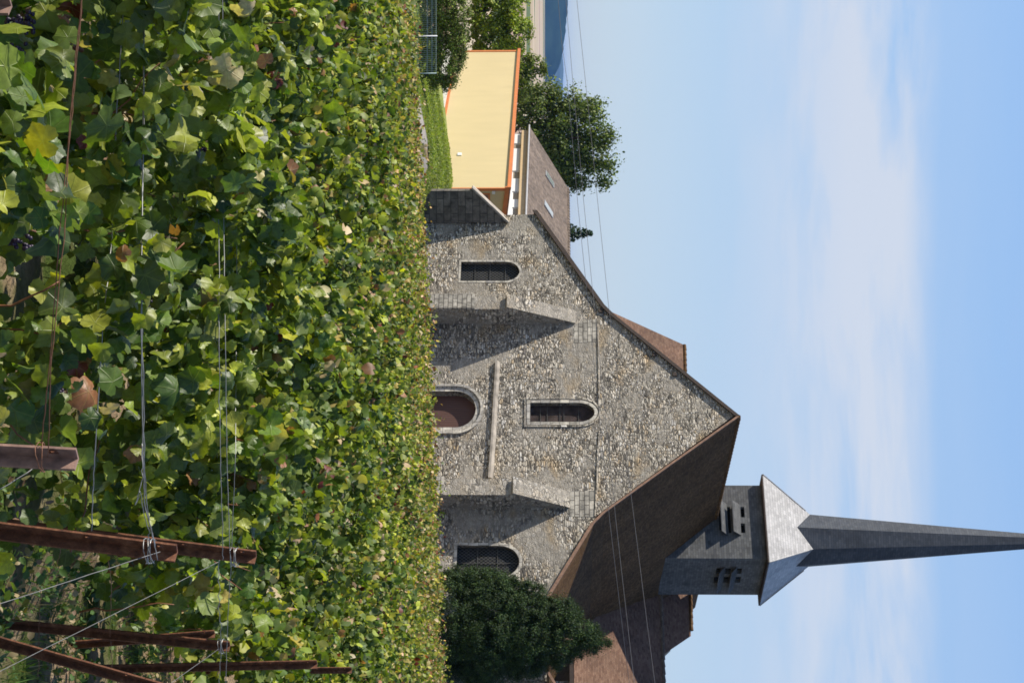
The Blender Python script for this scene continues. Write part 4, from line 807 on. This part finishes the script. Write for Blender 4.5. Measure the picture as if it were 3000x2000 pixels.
for (ua, va, ub, vb) in ((511, 1603, 540, 1616), (592, 1600, 634, 1612)):
    def onroof(u, v):
        a_ = HS.I @ CAM; d = HS.I.to_3x3() @ ray(u, v); p0 = Vector((0, yr, zrg)); return a_ + d * ((p0 - a_).dot(sn) / d.dot(sn))
    M['skyglass'] = M['sky_dark'] if ua < 550 else M['sky_pale']; up = Vector((0, yr + .5, zrg - ze)).normalized(); c = onroof((ua + ub) / 2, (va + vb) / 2); hw_ = .42; hh_ = .62
    sk_ = MB().hexa([c + Vector((-hw_, 0, 0)) - up * hh_, c + Vector((hw_, 0, 0)) - up * hh_, c + Vector((hw_, 0, 0)) + up * hh_, c + Vector((-hw_, 0, 0)) + up * hh_], [c + sn * .07 + Vector((-hw_, 0, 0)) - up * hh_, c + sn * .07 + Vector((hw_, 0, 0)) - up * hh_, c + sn * .07 + Vector((hw_, 0, 0)) + up * hh_, c + sn * .07 + Vector((-hw_, 0, 0)) + up * hh_]).build('skylight', M['gutter'], rf)
    hw_ -= .07; hh_ -= .07; MB().hexa([c + sn * .072 + Vector((-hw_, 0, 0)) - up * hh_, c + sn * .072 + Vector((hw_, 0, 0)) - up * hh_, c + sn * .072 + Vector((hw_, 0, 0)) + up * hh_, c + sn * .072 + Vector((-hw_, 0, 0)) + up * hh_], [c + sn * .08 + Vector((-hw_, 0, 0)) - up * hh_, c + sn * .08 + Vector((hw_, 0, 0)) - up * hh_, c + sn * .08 + Vector((hw_, 0, 0)) + up * hh_, c + sn * .08 + Vector((-hw_, 0, 0)) + up * hh_]).build('glass', M['skyglass'], sk_)

# ------------------------------------------------------------------ trees
def blob_tree(name, label, cat, blobs, Y, tints, leaf, dens, mat, trunk=True, seed=0, tipdown=.2, flat=.8, temps=TQ, shell=.55, clump=.35, droop=0.):
    """blobs: (u, v, ru, rv) ellipses in the photo at distance Y -> volumes of leaves"""
    rg = np.random.default_rng(seed); sc = Y / FPX; PPs = []; NN = []; TTs = []; SS = []
    cu = sum(b[0] for b in blobs) / len(blobs); vb_ = min(b[1] - b[3] for b in blobs); base = PY(cu, 1640, Y); gzv = float(gz(base.x, Y)); org = Vector((base.x, Y, gzv))
    t_ = thing(name, label, cat, Matrix.Translation(org))
    for bl in blobs:
        u, v, ru, rv = bl[:4]; dy = bl[4] if len(bl) > 4 else 0; rx, rz = ru * sc, rv * sc; ry = min(rx, rz * 1.2) * flat if False else rx * flat; c = PY(u, v, Y + dy) - org
        nc = max(8, int(rx * rz * 5.0 / clump ** 2)); dd = rg.normal(size=(nc, 3)); dd /= np.linalg.norm(dd, axis=1)[:, None]; rr = shell + (1 - shell) * rg.random(nc) ** .6
        cc = np.array(c) + dd * rr[:, None] * np.array([rx, ry, rz]); m_ = max(8, int(dens * 3.2 * clump ** 2 / leaf ** 2))
        csz = clump * rg.uniform(.6, 1.3, nc); br = rg.uniform(.6, 1.35, nc)
        pos = np.repeat(cc, m_, 0) + rg.normal(size=(nc * m_, 3)) * np.repeat(csz, m_)[:, None] * np.array([.5, .5, .38 + droop])
        out_ = np.repeat(dd, m_, 0) + rg.normal(size=(nc * m_, 3)) * .7; out_[:, 2] += .35
        tt = np.array(tints)[rg.integers(0, len(tints), nc * m_)] * np.repeat(br, m_)[:, None] * rg.uniform(.75, 1.25, (nc * m_, 1))
        PPs.append(pos); NN.append(out_); TTs.append(tt); SS.append(leaf * rg.uniform(.6, 1.3, nc * m_))
    P_ = np.concatenate(PPs); k = P_[:, 2] > .05; leaves('crown', P_[k], np.concatenate(NN)[k], np.concatenate(SS)[k], np.clip(np.concatenate(TTs)[k], 0, 1), temps, mat, t_, rg, tipdown)
    if trunk:
        topb = max(blobs, key=lambda b: b[1]); tp = PY(topb[0], topb[1], Y) - org; mb = MB(); mb.tube([(0, 0, -.2), (tp.x * .2, .02, tp.z * .33), (tp.x * .6, -.02, tp.z * .66), tuple(tp)], max(.06, tp.z * .028), 8, .03)
        for bl in blobs[::2]:
            c = PY(bl[0], bl[1], Y) - org; mb.tube([(tp.x * .3, 0, tp.z * .35), ((tp.x * .3 + c.x) / 2, .05, (tp.z * .35 + c.z) / 2 + .1), tuple(c)], max(.03, tp.z * .013), 6, .015)
        mb.build('trunk', M['bark'], t_, True)
    return t_
yew = [(1830, 1330, 165, 90), (1850, 1420, 165, 110), (1780, 1440, 112, 100), (1860, 1530, 128, 110), (1770, 1540, 66, 80), (1858, 1620, 98, 90), (1800, 1640, 50, 60), (1862, 1690, 60, 72), (1930, 1520, 62, 80), (1930, 1400, 68, 90), (1725, 1390, 60, 80), (1718, 1470, 30, 60), (1690, 1340, 30, 50), (1878, 1735, 30, 44), (1886, 1768, 11, 22)]
yt = blob_tree('yew_tree', 'dense dark green conifer standing in front of the right end of the church', 'tree', yew, 70, [(.015, .035, .009), (.026, .054, .011), (.050, .082, .016), (.010, .025, .008)], .034, 1.15, M['conifer'], True, 1, .5, .85, shell=.8, clump=.20, droop=.12)
blob_tree('leafy_tree', 'tall wispy dark green tree with drooping branch tips behind the brown roofed house', 'tree',
          [(330, 1560, 85, 60), (420, 1590, 80, 70), (350, 1640, 75, 60), (440, 1660, 80, 65), (480, 1610, 60, 60), (300, 1680, 42, 40), (365, 1720, 60, 55), (440, 1745, 62, 50), (490, 1700, 48, 55), (520, 1660, 30, 40), (310, 1735, 32, 30), (400, 1785, 35, 22), (470, 1785, 32, 24), (533, 1770, 18, 22), (280, 1600, 45, 50), (545, 1690, 14, 22)],
          150, [(.09, .135, .022), (.13, .175, .03), (.19, .225, .055), (.06, .095, .02)], .13, .68, M['treeleaf'], True, 2, .9, .8, temps=TL, shell=.35, clump=.62, droop=.15)
blob_tree('leafy_tree', 'bright yellow green bushy tree above the dark hedge at the left edge', 'tree', [(40, 1440, 80, 70), (110, 1430, 70, 65), (30, 1510, 70, 45), (105, 1500, 60, 45), (-40, 1460, 70, 70), (90, 1535, 38, 24)],
          128, [(.2, .27, .02), (.26, .33, .03), (.33, .36, .04), (.15, .21, .02)], .11, .9, M['treeleaf'], True, 3, .4, .8, temps=TL, clump=.5)
blob_tree('leafy_tree', 'olive green shrubby tree peeping over the far corner of the cream shed', 'tree', [(175, 1520, 45, 38), (215, 1530, 42, 34), (190, 1565, 22, 22), (250, 1530, 40, 40), (205, 1585, 14, 14)],
          140, [(.12, .17, .02), (.16, .21, .03), (.2, .22, .04)], .11, .9, M['treeleaf'], True, 4, .4, .8, temps=TL, clump=.45)
blob_tree('leafy_tree', 'dull green tree top in the far upper left beside the fields', 'tree', [(-10, 1520, 40, 26), (-60, 1530, 50, 30)], 180, [(.05, .08, .025), (.07, .10, .03)], .15, .8, M['treeleaf'], True, 5, .4, .8, temps=TL, clump=.5)
blob_tree('conifer_shrub', 'dark brownish green cypress hedge bush behind the wire fence', 'shrub', [(30, 1300, 60, 50), (100, 1310, 60, 50), (165, 1315, 50, 44), (60, 1350, 70, 30), (130, 1345, 55, 30), (215, 1320, 38, 34), (240, 1290, 28, 30), (-40, 1320, 60, 60), (20, 1262, 50, 36), (110, 1262, 60, 36), (190, 1262, 50, 30)],
          84, [(.17, .24, .035), (.22, .29, .035), (.19, .16, .06), (.12, .16, .03)], .055, 1.1, M['conifer'], True, 6, .1, .8, shell=.6, clump=.3)
fir = thing('fir_tree', 'top of a small dark fir poking above the house roof', 'tree', Matrix.Translation((PY(683, 1640, 155).x, 155, float(gz(0, 155)))))
rg = np.random.default_rng(9); org = np.array(fir.matrix_world.translation); pts = []; zz1 = PY(683, 1733, 155).z; mb = MB()
for k in range(900):
    f = rg.random() ** .8; h = 4.4 * f; r_ = .12 + (f ** .8) * 1.5; a = (k % 9) * .7 + int(f * 9) * 1.1 + rg.normal(0, .1); s_ = rg.random() ** .6
    pts.append((PY(683, 1640, 155).x + math.cos(a) * r_ * s_, 155 + math.sin(a) * r_ * s_, zz1 - (.45 * int(f * 9) / 9 + .55 * f) * 4.4 - r_ * s_ * .22 + rg.normal(0, .10)))
pts = np.array(pts) - org; nr = rg.normal(size=(len(pts), 3)); nr[:, 2] = np.abs(nr[:, 2]) + .6
leaves('crown', pts, nr, rg.uniform(.12, .26, len(pts)), np.array([(.02, .05, .025)] * len(pts)) * rg.uniform(.7, 1.4, (len(pts), 1)), TQ, M['conifer'], fir, rg, .2)
MB().tube([(0, 0, 0), (0, 0, (zz1 - org[2]) * .5), (0, 0, zz1 - org[2])], .14, 8, .02).build('trunk', M['bark'], fir, True)

# ------------------------------------------------------------------ fence
YF = 79.0; f0 = PY(107, 1223, YF); fn_ = thing('wire_fence', 'green welded wire mesh fence with a pale post in front of the dark hedge', 'fence', Matrix.Translation(f0)); mb = MB(); hF = PY(107, 1279, YF).z - f0.z
def fz(x_): return 0.
xa, xb = PY(-60, 1223, YF).x - f0.x, PY(216, 1223, YF).x - f0.x
x_ = xa
while x_ < xb: mb.tube([(x_, 0, fz(x_) - .1), (x_, 0, fz(x_) + hF)], .008, 4); x_ += .092
for h_ in (.02, .44, .47, .66, .69, hF - .02): mb.tube([(xa, -.012, fz(xa) + h_), ((xa + xb) / 2, -.012, fz((xa + xb) / 2) + h_), (xb, -.012, fz(xb) + h_)], .010, 4)
mb.build('mesh_panel', M['fence_green'], fn_)
MB().tube([(0, -.05, -.6), (0, -.05, hF + .04)], .03, 8).build('post', M['pale'], fn_, True)
MB().tube([(xb, -.03, fz(xb) - .6), (xb, -.03, fz(xb) + hF)], .03, 8).build('post', M['fence_green'], fn_, True)

# ------------------------------------------------------------------ overhead cables
for lab, pts in (('uppermost overhead cable crossing from the left sky to the church roof', [(-300, 1672), (0, 1690), (247, 1716), (600, 1752), (895, 1783), (1467, 1851), (1835, 1897), (1987, 1917), (2400, 1975)]),
                 ('middle overhead cable crossing the right roof slope', [(-300, 1632), (49, 1662), (250, 1679), (600, 1711), (900, 1741), (1514, 1803), (1902, 1847), (2400, 1905)]),
                 ('lowest overhead cable crossing the right roof slope', [(-300, 1610), (129, 1646), (241, 1662), (600, 1693), (900, 1724), (1523, 1786), (1858, 1826), (2400, 1893)])):
    wire(lab, [(u, v, 58) for u, v in pts], .0075, M['wire_far'], 'overhead_cable', 'cable')

# ------------------------------------------------------------------ parked car glimpsed under the tree
cr0 = PY(2012, 1318, 68); car = thing('parked_car', 'dark blue car half hidden behind the conifer at the right edge', 'car', Matrix.Translation((cr0.x + 1.6, 68, float(gz(cr0.x, 68)) + .55)))
m, t, b = newmat('car paint'); b.inputs['Base Color'].default_value = (.02, .04, .09, 1); b.inputs['Roughness'].default_value = .25; b.inputs['Coat Weight'].default_value = .6; M['car'] = m
m, t, b = newmat('car glass'); b.inputs['Base Color'].default_value = (.03, .04, .05, 1); b.inputs['Roughness'].default_value = .06; M['carglass'] = m
pr_ = [(-2.0, .25), (-2.05, .6), (-1.85, .85), (-1.0, .95), (-.45, 1.38), (.7, 1.42), (1.35, 1.05), (1.95, .95), (2.0, .3)]
ob = MB().prism([(x_, -.8, z_) for x_, z_ in pr_], (0, 1.6, 0)).build('body', M['car'], car); bv = ob.modifiers.new('b', 'BEVEL'); bv.width = .08; bv.segments = 3
MB().prism([(-.9, -.81, .97), (-.42, -.81, 1.3), (.66, -.81, 1.34), (1.15, -.81, 1.03)], (0, 1.62, 0)).build('window', M['carglass'], car)
for x_ in (-1.25, 1.25):
    for y_ in (-.82, .62): MB().tube([(x_, y_, .3), (x_, y_ + .2, .3)], .3, 16).build('wheel', M['dark'], car)
for y_ in (-.6, .45): MB().box((-2.08, y_, .6), (-1.98, y_ + .2, .74)).build('headlight', M['pale'], car)

# ------------------------------------------------------------------ haze
m = bpy.data.materials.new('haze'); m.use_nodes = True; t = m.node_tree; t.nodes.clear(); o_ = N(t, 'ShaderNodeOutputMaterial'); pvn = N(t, 'ShaderNodeVolumePrincipled'); pvn.inputs['Density'].default_value = 4.5e-5
pvn.inputs['Color'].default_value = (.20, .46, 1, 1); t.links.new(pvn.outputs[0], o_.inputs['Volume'])
HZ = MB().box((-9500, -60, -70), (9500, 16500, 45)).build('haze', m); HZ['kind'] = 'stuff'; HZ['label'] = 'thin blue haze lying over the valley and far hills'; HZ['category'] = 'haze'
